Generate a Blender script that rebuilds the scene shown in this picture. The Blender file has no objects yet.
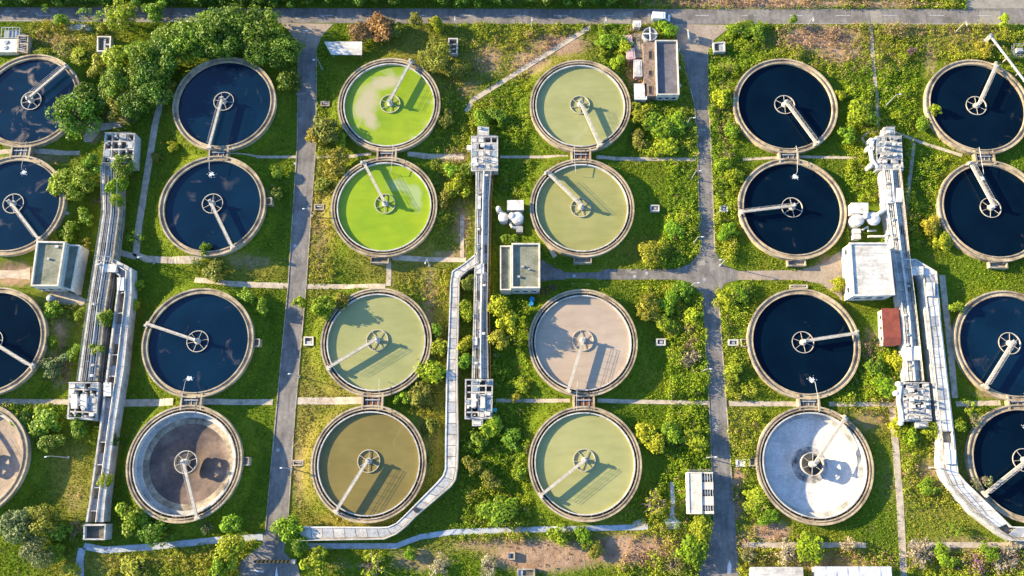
import bpy, math, random
import numpy as np
from mathutils import Vector, Matrix

random.seed(7)
rng = np.random.default_rng(7)
S = bpy.context.scene
COL = S.collection

# ------------------------------------------------------------------ camera
F, TILT, ROLL, YAW, CH = 800.0, 0.2558, 0.0036, 0.0054, 184.5636
CR = Matrix.Rotation(YAW, 3, 'Z') @ Matrix.Rotation(TILT, 3, 'X') @ Matrix.Rotation(ROLL, 3, 'Y')
cam_d = bpy.data.cameras.new('camera')
cam = bpy.data.objects.new('camera', cam_d)
COL.objects.link(cam)
cam.matrix_world = Matrix.Translation((0, 0, CH)) @ CR.to_4x4()
cam_d.sensor_width = 36.0
cam_d.lens = F / 1024 * 36.0
cam_d.clip_start = 1.0
cam_d.clip_end = 12000
S.camera = cam

# ------------------------------------------------------------------ sky, sun, exposure
SUN_EL, SHADOW_AZ = math.radians(17.5), math.radians(-14)
sd = Vector((math.cos(SHADOW_AZ) * math.cos(SUN_EL), math.sin(SHADOW_AZ) * math.cos(SUN_EL), -math.sin(SUN_EL)))
world = bpy.data.worlds.new('World')
S.world = world
world.use_nodes = True
wn = world.node_tree
sky = wn.nodes.new('ShaderNodeTexSky')
sky.sky_type = 'NISHITA'
sky.sun_disc = False
sky.sun_elevation = SUN_EL
sky.sun_rotation = math.atan2(-sd.x, -sd.y)
sky.altitude = 50
sky.air_density = 1.0
sky.dust_density = 0.6
sky.ozone_density = 5.0
wn.links.new(sky.outputs[0], wn.nodes['Background'].inputs[0])
wn.nodes['Background'].inputs[1].default_value = 0.128
sl = bpy.data.lights.new('sun', 'SUN')
sl.energy = 4.9
sl.angle = math.radians(0.7)
sl.color = (1.0, 0.82, 0.52)
sun = bpy.data.objects.new('sun', sl)
COL.objects.link(sun)
sun.rotation_euler = sd.to_track_quat('-Z', 'Y').to_euler()
sun.location = (-200, 60, 120)
S.view_settings.view_transform = 'Standard'
S.view_settings.look = 'None'
S.view_settings.gamma = 1.0
S.view_settings.use_curve_mapping = False
S.view_settings.exposure = 1.82


# ------------------------------------------------------------------ where a point of the photograph lies at a height
def P(x, y, z=0.0):
    d = CR @ Vector(((x - 512) / F, (288 - y) / F, -1.0))
    t = (z - CH) / d.z
    return Vector((d.x * t, d.y * t, z))


def PW(pts, z=0.0):
    return [P(x, y, z) for x, y in pts]


# ------------------------------------------------------------------ materials
def lnk(nt, a, b):
    nt.links.new(a, b)


def new_mat(name):
    m = bpy.data.materials.new(name)
    m.use_nodes = True
    nt = m.node_tree
    return m, nt, nt.nodes['Principled BSDF']


def noise_node(nt, scale, detail=4, rough=.6, off=(0, 0, 0), stretch=(1, 1, 1), coord='pos'):
    if coord == 'pos':
        g = nt.nodes.new('ShaderNodeNewGeometry').outputs['Position']
    else:
        g = nt.nodes.new('ShaderNodeTexCoord').outputs['Object']
    mp = nt.nodes.new('ShaderNodeMapping')
    mp.inputs['Location'].default_value = off
    mp.inputs['Scale'].default_value = stretch
    lnk(nt, g, mp.inputs[0])
    n = nt.nodes.new('ShaderNodeTexNoise')
    n.inputs['Scale'].default_value = scale
    n.inputs['Detail'].default_value = detail
    n.inputs['Roughness'].default_value = rough
    lnk(nt, mp.outputs[0], n.inputs['Vector'])
    return n.outputs['Fac']


def ramp(nt, fac, stops):
    r = nt.nodes.new('ShaderNodeValToRGB')
    e = r.color_ramp.elements
    while len(e) < len(stops):
        e.new(0.5)
    for el, (p, c) in zip(e, stops):
        el.position = p
        el.color = (*c, 1) if len(c) == 3 else c
    lnk(nt, fac, r.inputs[0])
    return r.outputs[0]


def mixc(nt, fac, a, b, mode='MIX'):
    m = nt.nodes.new('ShaderNodeMix')
    m.data_type = 'RGBA'
    m.blend_type = mode
    for s, v in ((m.inputs[0], fac), (m.inputs[6], a), (m.inputs[7], b)):
        if isinstance(v, (int, float)):
            s.default_value = v
        elif isinstance(v, tuple):
            s.default_value = (*v, 1)
        else:
            lnk(nt, v, s)
    return m.outputs[2]


def bump(nt, bs, h, strength=.3, dist=.1):
    b = nt.nodes.new('ShaderNodeBump')
    b.inputs['Strength'].default_value = strength
    b.inputs['Distance'].default_value = dist
    lnk(nt, h, b.inputs['Height'])
    lnk(nt, b.outputs[0], bs.inputs['Normal'])


def weathered(name, base, dark, light=None, rough=.85, scale=.5, metal=0.0, spec=.3, streak=None):
    m, nt, b = new_mat(name)
    n1 = noise_node(nt, scale, 6, .65)
    n2 = noise_node(nt, scale * 7, 3, .6, (3, 9, 1))
    c = ramp(nt, n1, [(.32, dark), (.55, base), (.8, light or base)])
    d = ramp(nt, n2, [(.25, (.62, .6, .58)), (.6, (1, 1, 1))])
    c = mixc(nt, .8, c, d, 'MULTIPLY')
    if streak:
        n3 = noise_node(nt, 1.0, 4, .6, (0, 0, 0), streak)
        c = mixc(nt, .55, c, ramp(nt, n3, [(.35, (.55, .53, .5)), (.6, (1, 1, 1))]), 'MULTIPLY')
    lnk(nt, c, b.inputs['Base Color'])
    b.inputs['Roughness'].default_value = rough
    b.inputs['Metallic'].default_value = metal
    b.inputs['Specular IOR Level'].default_value = spec
    bump(nt, b, n2, .25, .03)
    return m


M = {}
M['concrete'] = weathered('concrete', (.42, .355, .26), (.17, .14, .105), (.51, .44, .33), scale=.3, streak=(.6, .6, .6))
M['concrete_pale'] = weathered('pale_concrete', (.52, .50, .46), (.27, .255, .23), (.60, .58, .54), scale=.4)
M['concrete_dark'] = weathered('dark_concrete', (.16, .14, .11), (.07, .065, .055), (.22, .19, .15))  # darker concrete tone for chamber floors, channel floors and pit bases
M['concrete_tan'] = weathered('tan_concrete', (.48, .385, .255), (.20, .155, .105), (.57, .47, .33), scale=.28, streak=(.8, .8, .8))
M['channel'] = weathered('channel_lining', (.20, .15, .10), (.09, .07, .05), (.27, .21, .15), scale=.8)
M['asphalt'] = weathered('asphalt', (.235, .215, .195), (.15, .138, .128), (.30, .27, .24), rough=.9, scale=.2, streak=(1.1, .12, 1))
M['asphalt_old'] = weathered('patched_asphalt', (.15, .135, .12), (.11, .10, .09), (.18, .16, .14), rough=.9, scale=.5)
M['asphalt_apron'] = weathered('tan_apron', (.34, .27, .205), (.24, .19, .15), (.40, .33, .25), rough=.9, scale=.25)  # paler, tanner tone than the road asphalt
M['patch'] = weathered('road_patch', (.30, .27, .22), (.22, .2, .17), rough=.9)
M['path'] = weathered('path_concrete', (.50, .42, .32), (.28, .23, .175), (.58, .50, .39), scale=.7)
M['path_bluish'] = weathered('path_pale', (.44, .47, .50), (.30, .32, .34), (.5, .53, .56), scale=.6)  # cooler, bluer tone than the other paths
M['dirt'] = weathered('dirt', (.25, .16, .09), (.15, .10, .06), scale=.5)
M['white'] = weathered('white_paint', (.68, .65, .59), (.42, .39, .33), (.74, .72, .67), rough=.6, scale=.6)
M['roof_white'] = weathered('white_roof', (.68, .65, .59), (.40, .37, .32), (.76, .73, .68), rough=.6, scale=.22, streak=(.15, 1.2, 1))
M['cream'] = weathered('cream_render', (.64, .59, .49), (.44, .40, .32), scale=.7)
M['roof_moss'] = weathered('mossy_flat_roof', (.22, .225, .165), (.12, .13, .09), (.31, .30, .23), scale=.35)
M['roof_grey'] = weathered('bitumen_roof', (.15, .14, .15), (.09, .085, .095), (.20, .185, .19), scale=.45)
M['roof_red'] = weathered('red_roof', (.24, .062, .038), (.16, .042, .028), (.29, .085, .055), rough=.7, scale=.6)
M['brick'] = weathered('brick_terrace', (.25, .18, .135), (.13, .09, .07), (.36, .28, .22), scale=1.2)
M['galv'] = weathered('galvanised_steel', (.46, .46, .45), (.28, .28, .28), rough=.5, scale=1.2, metal=.25)
M['steel_blue'] = weathered('grey_blue_plate', (.27, .33, .37), (.17, .21, .24), (.34, .40, .44), rough=.55, scale=.9)
M['bridge'] = weathered('painted_bridge', (.50, .45, .37), (.34, .30, .24), (.58, .52, .44), rough=.6, scale=1.0)
M['dark'] = weathered('dark_opening', (.03, .03, .032), (.018, .018, .02), rough=.7)
M['rust'] = weathered('rusty_steel', (.19, .075, .035), (.09, .04, .022), rough=.8, scale=2)
M['pink'] = weathered('pink_tarpaulin', (.55, .38, .36), (.40, .26, .25), rough=.6, scale=1.1)
M['blue_plastic'] = weathered('blue_plastic', (.03, .28, .55), (.02, .2, .42), rough=.4)
M['glass'] = weathered('window_glass', (.03, .045, .06), (.02, .03, .04), rough=.12, spec=.6)
M['line'] = weathered('road_paint', (.42, .41, .39), (.25, .24, .23), rough=.7, scale=1.5)
M['tyre'] = weathered('tyre_rubber', (.02, .02, .02), (.012, .012, .012))
M['van'] = weathered('van_paint', (.78, .77, .75), (.74, .73, .7), rough=.35, spec=.5)
M['lamp_glass'] = weathered('lamp_glass', (.7, .72, .72), (.6, .62, .62), rough=.3, spec=.5)
M['red_light'] = weathered('red_lens', (.5, .02, .015), (.4, .02, .015), rough=.3)
M['foam'] = weathered('foam', (.72, .76, .78), (.45, .5, .55), rough=.9, scale=3)
M['orange'] = weathered('orange_paint', (.62, .26, .03), (.5, .2, .03), rough=.5)
M['turquoise'] = weathered('turquoise_cover', (.10, .5, .5), (.08, .4, .4), rough=.5)


def corrugated():
    m, nt, b = new_mat('corrugated_sheet')
    w = nt.nodes.new('ShaderNodeTexWave')
    w.inputs['Scale'].default_value = 1.3
    w.inputs['Distortion'].default_value = .3
    g = nt.nodes.new('ShaderNodeNewGeometry')
    lnk(nt, g.outputs['Position'], w.inputs['Vector'])
    n = noise_node(nt, .35, 6)
    c = ramp(nt, n, [(.3, (.40, .41, .42)), (.7, (.60, .61, .62))])
    lnk(nt, c, b.inputs['Base Color'])
    b.inputs['Roughness'].default_value = .5
    bump(nt, b, w.outputs['Fac'], .6, .08)
    return m


M['corrugated'] = corrugated()


def liquid(name, cols, scum=None, scum_amt=.6, rough=.12, scale=.12, spec=.5, seed=0, streak=.35):
    m, nt, b = new_mat(name)
    n1 = noise_node(nt, scale, 5, .55, (seed * 13.1, seed * 7.7, 0))
    c = ramp(nt, n1, [(.35, cols[0]), (.65, cols[1])])
    if streak:
        st = noise_node(nt, .5, 6, .7, (seed * 2.0, seed, 0), (.35, 1.3, 1))
        c = mixc(nt, streak, c, ramp(nt, st, [(.3, (.62, .64, .6)), (.55, (1, 1, 1)), (.8, (1.12, 1.08, 1.0))]), 'MULTIPLY')
        sp = noise_node(nt, 2.2, 3, .7, (seed * 4.0, 1, 0))
        c = mixc(nt, streak, c, ramp(nt, sp, [(.27, (.45, .45, .4)), (.34, (1, 1, 1))]), 'MULTIPLY')
    r = None
    if scum:
        # drifting scum: broad patches broken by stretched wisps
        nd = nt.nodes.new('ShaderNodeTexNoise')
        nd.inputs['Scale'].default_value = .16
        nd.inputs['Detail'].default_value = 7
        nd.inputs['Distortion'].default_value = 1.6
        g = nt.nodes.new('ShaderNodeNewGeometry')
        mp = nt.nodes.new('ShaderNodeMapping')
        mp.inputs['Location'].default_value = (seed * 5.3, seed * 3.1, 0)
        lnk(nt, g.outputs['Position'], mp.inputs[0])
        lnk(nt, mp.outputs[0], nd.inputs['Vector'])
        k = ramp(nt, nd.outputs['Fac'], [(scum_amt, (0, 0, 0)), (min(.98, scum_amt + .16), (1, 1, 1))])
        n4 = noise_node(nt, .9, 5, .7, (seed, 2, 3))
        k2 = mixc(nt, 1.0, k, ramp(nt, n4, [(.3, (.25, .25, .25)), (.7, (1, 1, 1))]), 'MULTIPLY')
        c = mixc(nt, k2, c, scum)
        rr = nt.nodes.new('ShaderNodeMapRange')
        rr.inputs['To Min'].default_value = rough
        rr.inputs['To Max'].default_value = .7
        lnk(nt, k2, rr.inputs['Value'])
        r = rr.outputs[0]
    lnk(nt, c, b.inputs['Base Color'])
    if r:
        lnk(nt, r, b.inputs['Roughness'])
    else:
        b.inputs['Roughness'].default_value = rough
    b.inputs['Specular IOR Level'].default_value = spec
    bump(nt, b, noise_node(nt, 1.6, 3), .06, .03)
    return m


M['w_dark'] = liquid('dark_water', ((.0008, .005, .013), (.0012, .008, .019)), (.075, .065, .06), .66, seed=1, spec=.10, streak=0)
M['w_dark3'] = liquid('dark_water_haze', ((.001, .010, .026), (.002, .016, .038)), (.10, .085, .08), .62, seed=8, spec=.3, streak=0)
M['w_dark2'] = liquid('dark_water_scum', ((.001, .010, .026), (.002, .016, .038)), (.26, .20, .15), .54, seed=4, spec=.3, streak=0)
M['w_lime'] = liquid('lime_algae_water', ((.17, .265, .004), (.25, .325, .008)), (.36, .34, .20), .60, .3, seed=2)
M['w_lime2'] = liquid('lime_algae_water_b', ((.18, .285, .003), (.25, .335, .005)), (.30, .33, .10), .70, .3, seed=9)
M['w_sage'] = liquid('sage_water', ((.255, .26, .095), (.305, .30, .12)), (.34, .32, .16), .62, .3, seed=3)
M['w_pale'] = liquid('pale_green_water', ((.28, .275, .10), (.325, .315, .125)), (.27, .31, .07), .62, .3, seed=11)
M['w_olive'] = liquid('olive_water', ((.155, .12, .030), (.19, .15, .040)), (.22, .17, .055), .62, .3, seed=5)
M['w_green'] = liquid('green_olive_water', ((.25, .24, .075), (.295, .28, .10)), (.24, .27, .06), .60, .3, seed=6)
M['w_beige'] = liquid('beige_water', ((.36, .275, .20), (.41, .32, .235)), (.43, .34, .26), .6, .35, seed=7)
M['f_white'] = weathered('washed_tank_floor', (.62, .60, .57), (.46, .45, .43), (.68, .66, .63), scale=.35)
M['f_stained'] = weathered('stained_tank_floor', (.40, .39, .38), (.05, .05, .055), (.6, .58, .55), scale=.55)
M['well_dark'] = weathered('feedwell_dark', (.06, .06, .065), (.03, .03, .035), (.12, .12, .12), scale=.6)  # dark tone painted for the shaded inside of the feedwell
M['f_brown'] = weathered('muddy_tank_floor', (.16, .11, .085), (.06, .048, .045), (.38, .28, .21), scale=.16, rough=.45)
M['f_pink'] = weathered('dry_tank_floor', (.33, .26, .20), (.20, .16, .125), (.40, .32, .25), scale=.2)


def drift(m, blobs, col):
    """soft-edged rafts of scum floating on one tank: blobs of (x, y, rx, ry, angle) in metres from its centre"""
    nt = m.node_tree
    b = nt.nodes['Principled BSDF']
    src = b.inputs['Base Color'].links[0].from_socket
    tc = nt.nodes.new('ShaderNodeTexCoord').outputs['Object']
    ns = nt.nodes.new('ShaderNodeTexNoise')
    ns.inputs['Scale'].default_value = .35
    ns.inputs['Detail'].default_value = 7
    lnk(nt, tc, ns.inputs['Vector'])
    add = nt.nodes.new('ShaderNodeVectorMath')
    add.operation = 'MULTIPLY_ADD'
    lnk(nt, ns.outputs['Color'], add.inputs[0])
    add.inputs[1].default_value = (3.4, 3.4, 0)
    lnk(nt, tc, add.inputs[2])
    for x, y, rx, ry, a in blobs:
        mp = nt.nodes.new('ShaderNodeMapping')
        mp.vector_type = 'TEXTURE'
        mp.inputs['Location'].default_value = (x + 1.7, y + 1.7, WATER_Z)
        mp.inputs['Rotation'].default_value = (0, 0, a)
        mp.inputs['Scale'].default_value = (rx, ry, 1)
        lnk(nt, add.outputs[0], mp.inputs[0])
        ln = nt.nodes.new('ShaderNodeVectorMath')
        ln.operation = 'LENGTH'
        lnk(nt, mp.outputs[0], ln.inputs[0])
        k = ramp(nt, ln.outputs['Value'], [(.45, (.92, .92, .92)), (1.0, (0, 0, 0))])
        src = mixc(nt, k, src, col)
    lnk(nt, src, b.inputs['Base Color'])


WATER_Z = 1.3
drift(M['w_lime'], [(-6.0, .8, 3.6, 6.6, -.3), (-1.5, 6.6, 5.6, 2.2, .3), (-4.8, -4.0, 2.2, 3.4, .5)], (.38, .33, .20))
drift(M['w_lime2'], [(4.5, 5.2, 5.5, 2.0, -.35), (8, 2.0, 1.8, 4.0, .3)], (.30, .36, .14))


def ground_mat():
    m, nt, b = new_mat('grass_ground')
    n1 = noise_node(nt, .06, 6, .6)
    n2 = noise_node(nt, .9, 5, .75, (5, 1, 0))
    n3 = noise_node(nt, .22, 5, .65, (15, 4, 0))
    c = ramp(nt, n1, [(.3, (.07, .12, .010)), (.52, (.13, .185, .012)), (.75, (.21, .20, .022))])
    c = mixc(nt, .75, c, ramp(nt, n2, [(.25, (.45, .5, .4)), (.7, (1.15, 1.1, 1))]), 'MULTIPLY')
    c = mixc(nt, ramp(nt, n3, [(.6, (0, 0, 0)), (.78, (.6, .6, .6))]), c, (.19, .13, .06))
    a2 = nt.nodes.new('ShaderNodeAttribute')
    a2.attribute_name = 'dry'
    c = mixc(nt, a2.outputs['Fac'], c, (.30, .225, .06))
    a = nt.nodes.new('ShaderNodeAttribute')
    a.attribute_name = 'dirt'
    dn = nt.nodes.new('ShaderNodeMath')
    dn.operation = 'MULTIPLY_ADD'
    lnk(nt, n2, dn.inputs[0])
    dn.inputs[1].default_value = .9
    lnk(nt, a.outputs['Fac'], dn.inputs[2])
    k = ramp(nt, dn.outputs[0], [(.62, (0, 0, 0)), (.95, (1, 1, 1))])
    dc = ramp(nt, n3, [(.3, (.20, .12, .075)), (.7, (.42, .28, .18))])
    c = mixc(nt, k, c, dc)
    lnk(nt, c, b.inputs['Base Color'])
    b.inputs['Roughness'].default_value = .95
    b.inputs['Specular IOR Level'].default_value = .1
    bump(nt, b, n2, .9, .25)
    return m


M['ground'] = ground_mat()


def leaf_mat(name, use_obj=True):
    m, nt, b = new_mat(name)
    a = nt.nodes.new('ShaderNodeAttribute')
    if use_obj:
        a.attribute_name = 'shade'
        oi = nt.nodes.new('ShaderNodeObjectInfo')
        sc = nt.nodes.new('ShaderNodeVectorMath')
        sc.operation = 'SCALE'
        lnk(nt, oi.outputs['Color'], sc.inputs[0])
        lnk(nt, a.outputs['Fac'], sc.inputs['Scale'])
        c = sc.outputs[0]
    else:
        a.attribute_name = 'tint'
        c = a.outputs['Color']
    lnk(nt, c, b.inputs['Base Color'])
    b.inputs['Roughness'].default_value = .55
    b.inputs['Specular IOR Level'].default_value = .25
    tr = nt.nodes.new('ShaderNodeBsdfTranslucent')
    lnk(nt, mixc(nt, 1.0, c, (1.25, 1.15, .5), 'MULTIPLY'), tr.inputs[0])
    mx = nt.nodes.new('ShaderNodeMixShader')
    mx.inputs[0].default_value = .28
    lnk(nt, b.outputs[0], mx.inputs[1])
    lnk(nt, tr.outputs[0], mx.inputs[2])
    lnk(nt, mx.outputs[0], nt.nodes['Material Output'].inputs[0])
    return m


M['leaf'] = leaf_mat('leaves')
M['tuft'] = leaf_mat('weed_leaves', False)
M['bark'] = weathered('bark', (.13, .095, .065), (.07, .05, .035), scale=2)
M['twig'] = weathered('dry_twig', (.32, .26, .19), (.2, .16, .12), scale=2)


# ------------------------------------------------------------------ mesh building
class MB:
    def __init__(s):
        s.v, s.f = [], []

    def prism(s, poly, z0, z1):
        n = len(poly)
        a = sum(poly[i][0] * poly[(i + 1) % n][1] - poly[(i + 1) % n][0] * poly[i][1] for i in range(n))
        if a < 0:
            poly = poly[::-1]
        o = len(s.v)
        s.v += [(p[0], p[1], z0) for p in poly] + [(p[0], p[1], z1) for p in poly]
        s.f.append(tuple(o + n + i for i in range(n)))
        s.f.append(tuple(o + n - 1 - i for i in range(n)))
        for i in range(n):
            j = (i + 1) % n
            s.f.append((o + i, o + j, o + n + j, o + n + i))
        return s

    def strip(s, L, R, z0, z1):
        """solid band between two polylines"""
        n = len(L)
        o = len(s.v)
        for l, r in zip(L, R):
            s.v += [(l[0], l[1], z1), (r[0], r[1], z1), (r[0], r[1], z0), (l[0], l[1], z0)]
        d = (Vector((L[1][0], L[1][1])) - Vector((L[0][0], L[0][1])))
        w = (Vector((R[0][0], R[0][1])) - Vector((L[0][0], L[0][1])))
        fl = d.x * w.y - d.y * w.x > 0
        fs = []
        for i in range(n - 1):
            a, b = o + 4 * i, o + 4 * i + 4
            for k in range(4):
                q = (k + 1) % 4
                fs.append((a + k, b + k, b + q, a + q))
        fs += [(o, o + 1, o + 2, o + 3), (o + 4 * n - 1, o + 4 * n - 2, o + 4 * n - 3, o + 4 * n - 4)]
        s.f += fs if not fl else [f[::-1] for f in fs]
        return s

    def box(s, c, size, rz=0.0, tilt=None):
        cx, cy, cz = c
        hx, hy, hz = size[0] / 2, size[1] / 2, size[2] / 2
        m = Matrix.Rotation(rz, 3, 'Z')
        if tilt:
            m = m @ Matrix.Rotation(tilt, 3, 'Y')
        o = len(s.v)
        for x, y, z in ((-1, -1, -1), (1, -1, -1), (1, 1, -1), (-1, 1, -1), (-1, -1, 1), (1, -1, 1), (1, 1, 1), (-1, 1, 1)):
            p = m @ Vector((x * hx, y * hy, z * hz))
            s.v.append((cx + p.x, cy + p.y, cz + p.z))
        for f in ((0, 3, 2, 1), (4, 5, 6, 7), (0, 1, 5, 4), (1, 2, 6, 5), (2, 3, 7, 6), (3, 0, 4, 7)):
            s.f.append(tuple(o + i for i in f))
        return s

    def tube(s, pts, r, n=8, caps=True):
        pts = [Vector(p) for p in pts]
        rs = r if isinstance(r, (list, tuple)) else [r] * len(pts)
        o = len(s.v)
        for i, p in enumerate(pts):
            t = (pts[min(i + 1, len(pts) - 1)] - pts[max(i - 1, 0)]).normalized()
            u = t.cross(Vector((0, 0, 1)) if abs(t.z) < .95 else Vector((1, 0, 0))).normalized()
            w = t.cross(u)
            for k in range(n):
                a = 2 * math.pi * k / n
                q = p + (u * math.cos(a) + w * math.sin(a)) * rs[i]
                s.v.append(tuple(q))
        for i in range(len(pts) - 1):
            for k in range(n):
                a, b = o + i * n + k, o + i * n + (k + 1) % n
                s.f.append((a, a + n, b + n, b)[::-1])
        if caps:
            s.f.append(tuple(o + k for k in range(n)))
            e = o + (len(pts) - 1) * n
            s.f.append(tuple(e + n - 1 - k for k in range(n)))
        return s

    def lathe(s, prof, n=96, c=(0, 0)):
        """profile of (r, z) turned about the vertical; r = 0 closes"""
        o = len(s.v)
        m = len(prof)
        for k in range(n):
            a = 2 * math.pi * k / n
            for r, z in prof:
                s.v.append((c[0] + r * math.cos(a), c[1] + r * math.sin(a), z))
        for k in range(n):
            for i in range(m - 1):
                a, b = o + k * m + i, o + ((k + 1) % n) * m + i
                if prof[i][0] == 0:
                    s.f.append((a, b + 1, a + 1))
                elif prof[i + 1][0] == 0:
                    s.f.append((a, b, a + 1))
                else:
                    s.f.append((a, b, b + 1, a + 1))
        return s

    def disc(s, r, z, n=64, c=(0, 0)):
        o = len(s.v)
        s.v += [(c[0] + r * math.cos(2 * math.pi * k / n), c[1] + r * math.sin(2 * math.pi * k / n), z) for k in range(n)]
        s.f.append(tuple(range(o, o + n)))
        return s

    def mesh(s, name, mat, org=(0, 0, 0)):
        me = bpy.data.meshes.new(name)
        me.from_pydata([(x - org[0], y - org[1], z - org[2]) for x, y, z in s.v], [], s.f)
        me.materials.append(M[mat] if isinstance(mat, str) else mat)
        me.update()
        return me


def link(name, me, parent=None, loc=(0, 0, 0), rz=0.0):
    o = bpy.data.objects.new(name, me)
    COL.objects.link(o)
    o.location = loc
    o.rotation_euler = (0, 0, rz)
    if parent:
        o.parent = parent
    return o


def tag(o, label, cat, group=None):
    o['label'] = label
    o['category'] = cat
    if group:
        o['group'] = group
    return o


def thing(name, label, cat, loc, group=None, rz=0.0):
    o = link(name, None, None, loc, rz)
    return tag(o, label, cat, group)


def abs_loc(o):
    v = Vector(o.location)
    while o.parent:
        o = o.parent
        v += Vector(o.location)
    return v


def part(mb, name, mat, parent):
    """mb in world coordinates, made a part of an unrotated thing (or part)"""
    return link(name, mb.mesh(name, mat, abs_loc(parent)), parent)


def struct(mb, name, mat):
    o = link(name, mb.mesh(name, mat))
    o['kind'] = 'structure'
    return o


def lerp(a, b, t):
    return a + (b - a) * t


def inset(poly, d):
    """polygon (list of 2D/3D points) offset inwards by d"""
    pts = [Vector((p[0], p[1])) for p in poly]
    n = len(pts)
    ar = sum(pts[i].x * pts[(i + 1) % n].y - pts[(i + 1) % n].x * pts[i].y for i in range(n))
    sg = 1 if ar > 0 else -1
    out = []
    for i in range(n):
        a, b, c = pts[i - 1], pts[i], pts[(i + 1) % n]
        e1, e2 = (b - a).normalized(), (c - b).normalized()
        n1, n2 = Vector((-e1.y, e1.x)) * sg, Vector((-e2.y, e2.x)) * sg
        k = (n1 + n2)
        k = k / max(.3, k.length_squared / 2)
        out.append(b + k * d)
    return out


def offset_line(pts, d):
    pts = [Vector((p[0], p[1])) for p in pts]
    out = []
    for i, p in enumerate(pts):
        t = (pts[min(i + 1, len(pts) - 1)] - pts[max(i - 1, 0)]).normalized()
        out.append(p + Vector((-t.y, t.x)) * d)
    return out


# raster of what is built on, so that nothing grows there (half-metre cells)
LIFT = (.8, 1.15, .5, .4, -.45, -.4)      # lift added to each tank column to set the length of its shadow
TANK_PX = [(29, 100, 0), (11, 204.5, 0), (-10, 341, 0), (-30.5, 460, 0), (224, 103, 1), (212, 205, 1), (197.5, 342, 1), (184, 463, 1), (389, 104, 2), (384, 206, 2), (376, 341.5, 2), (368.5, 463, 2),
           (580.3, 105, 3), (582, 207, 3), (583, 342, 3), (585, 463, 3), (785.5, 105, 4), (792.5, 208, 4), (804, 343, 4), (815, 464.5, 4), (978, 106, 5), (993, 210, 5), (1011.5, 345, 5), (1027, 463, 5)]


def added_berm(x, y):
    """height of an added bank hiding the lifted tank walls while keeping their shadows"""
    h = np.zeros(np.shape(x))
    for tx, ty, k in TANK_PX:
        c = P(tx, ty, 2.0 + LIFT[k])
        d = np.hypot(x - c.x, y - c.y)
        u = np.clip((d - 13.0) / 3.2, 0, 1)
        h = np.maximum(h, (LIFT[k] + .6) * (1 - u * u * (3 - 2 * u)))
    return h


GX0, GY0, GS = -190.0, -50.0, .5
BLK = np.zeros((int(240 / GS), int(380 / GS)), bool)
TALL = np.zeros(BLK.shape)
YY, XX = np.mgrid[0:BLK.shape[0], 0:BLK.shape[1]]
WX, WY = GX0 + (XX + .5) * GS, GY0 + (YY + .5) * GS


def inside(poly):
    r = np.zeros(BLK.shape, bool)
    n = len(poly)
    for i in range(n):
        x1, y1 = poly[i][0], poly[i][1]
        x2, y2 = poly[(i + 1) % n][0], poly[(i + 1) % n][1]
        if y1 == y2:
            continue
        c = (WY < y1) != (WY < y2)
        r ^= c & (WX < (x2 - x1) * (WY - y1) / (y2 - y1) + x1)
    return r


def block(poly):
    BLK[inside(poly)] = True


def block_disc(c, r):
    BLK[(WX - c[0]) ** 2 + (WY - c[1]) ** 2 < r * r] = True


# ------------------------------------------------------------------ ground
DIRT = [(760, 3, 120, 6, .5), (880, 4, 60, 5, .4), (560, 45, 32, 12, .5), (530, 62, 24, 14, .42), (490, 60, 18, 18, .36), (470, 90, 14, 14, .25), (820, 38, 46, 14, .55), (840, 52, 26, 12, .40), (905, 30, 30, 8, .3), (930, 62, 8, 26, .28),
        (545, 556, 60, 17, .62), (625, 550, 48, 16, .58), (500, 545, 60, 8, .35), (420, 560, 36, 14, .34), (340, 565, 24, 9, .2), (772, 532, 20, 11, .55), (745, 540, 12, 10, .35),
        (150, 12, 34, 8, .5), (110, 10, 24, 6, .4), (55, 40, 24, 6, .25), (462, 225, 10, 26, .35), (455, 157, 16, 6, .45), (900, 402, 18, 7, .3), (870, 420, 24, 12, .3),
        (960, 545, 44, 12, .3), (1000, 560, 34, 12, .32), (250, 262, 26, 9, .3), (15, 275, 28, 14, .5), (240, 120, 10, 14, .1), (690, 350, 8, 20, .3),
        (737, 478, 8, 12, .45), (737, 508, 8, 12, .45), (430, 300, 9, 44, .28), (120, 115, 22, 14, .3), (40, 160, 40, 9, .32), (93, 130, 14, 16, .35), (60, 370, 16, 24, .3), (62, 335, 8, 20, .35),
        (640, 160, 20, 4, .15), (450, 255, 24, 6, .35), (75, 500, 14, 22, .22), (890, 480, 20, 34, .16), (930, 470, 20, 14, .3), (320, 230, 10, 50, .2), (315, 400, 10, 20, .15), (298, 470, 8, 44, .28),
        (995, 392, 26, 9, .35), (860, 60, 40, 20, .14), (960, 30, 34, 16, .2), (830, 270, 18, 16, .5), (830, 562, 70, 12, .3), (640, 60, 14, 44, .45), (690, 500, 24, 24, .12), (870, 345, 10, 24, .3), (725, 110, 8, 60, .16)]
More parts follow.
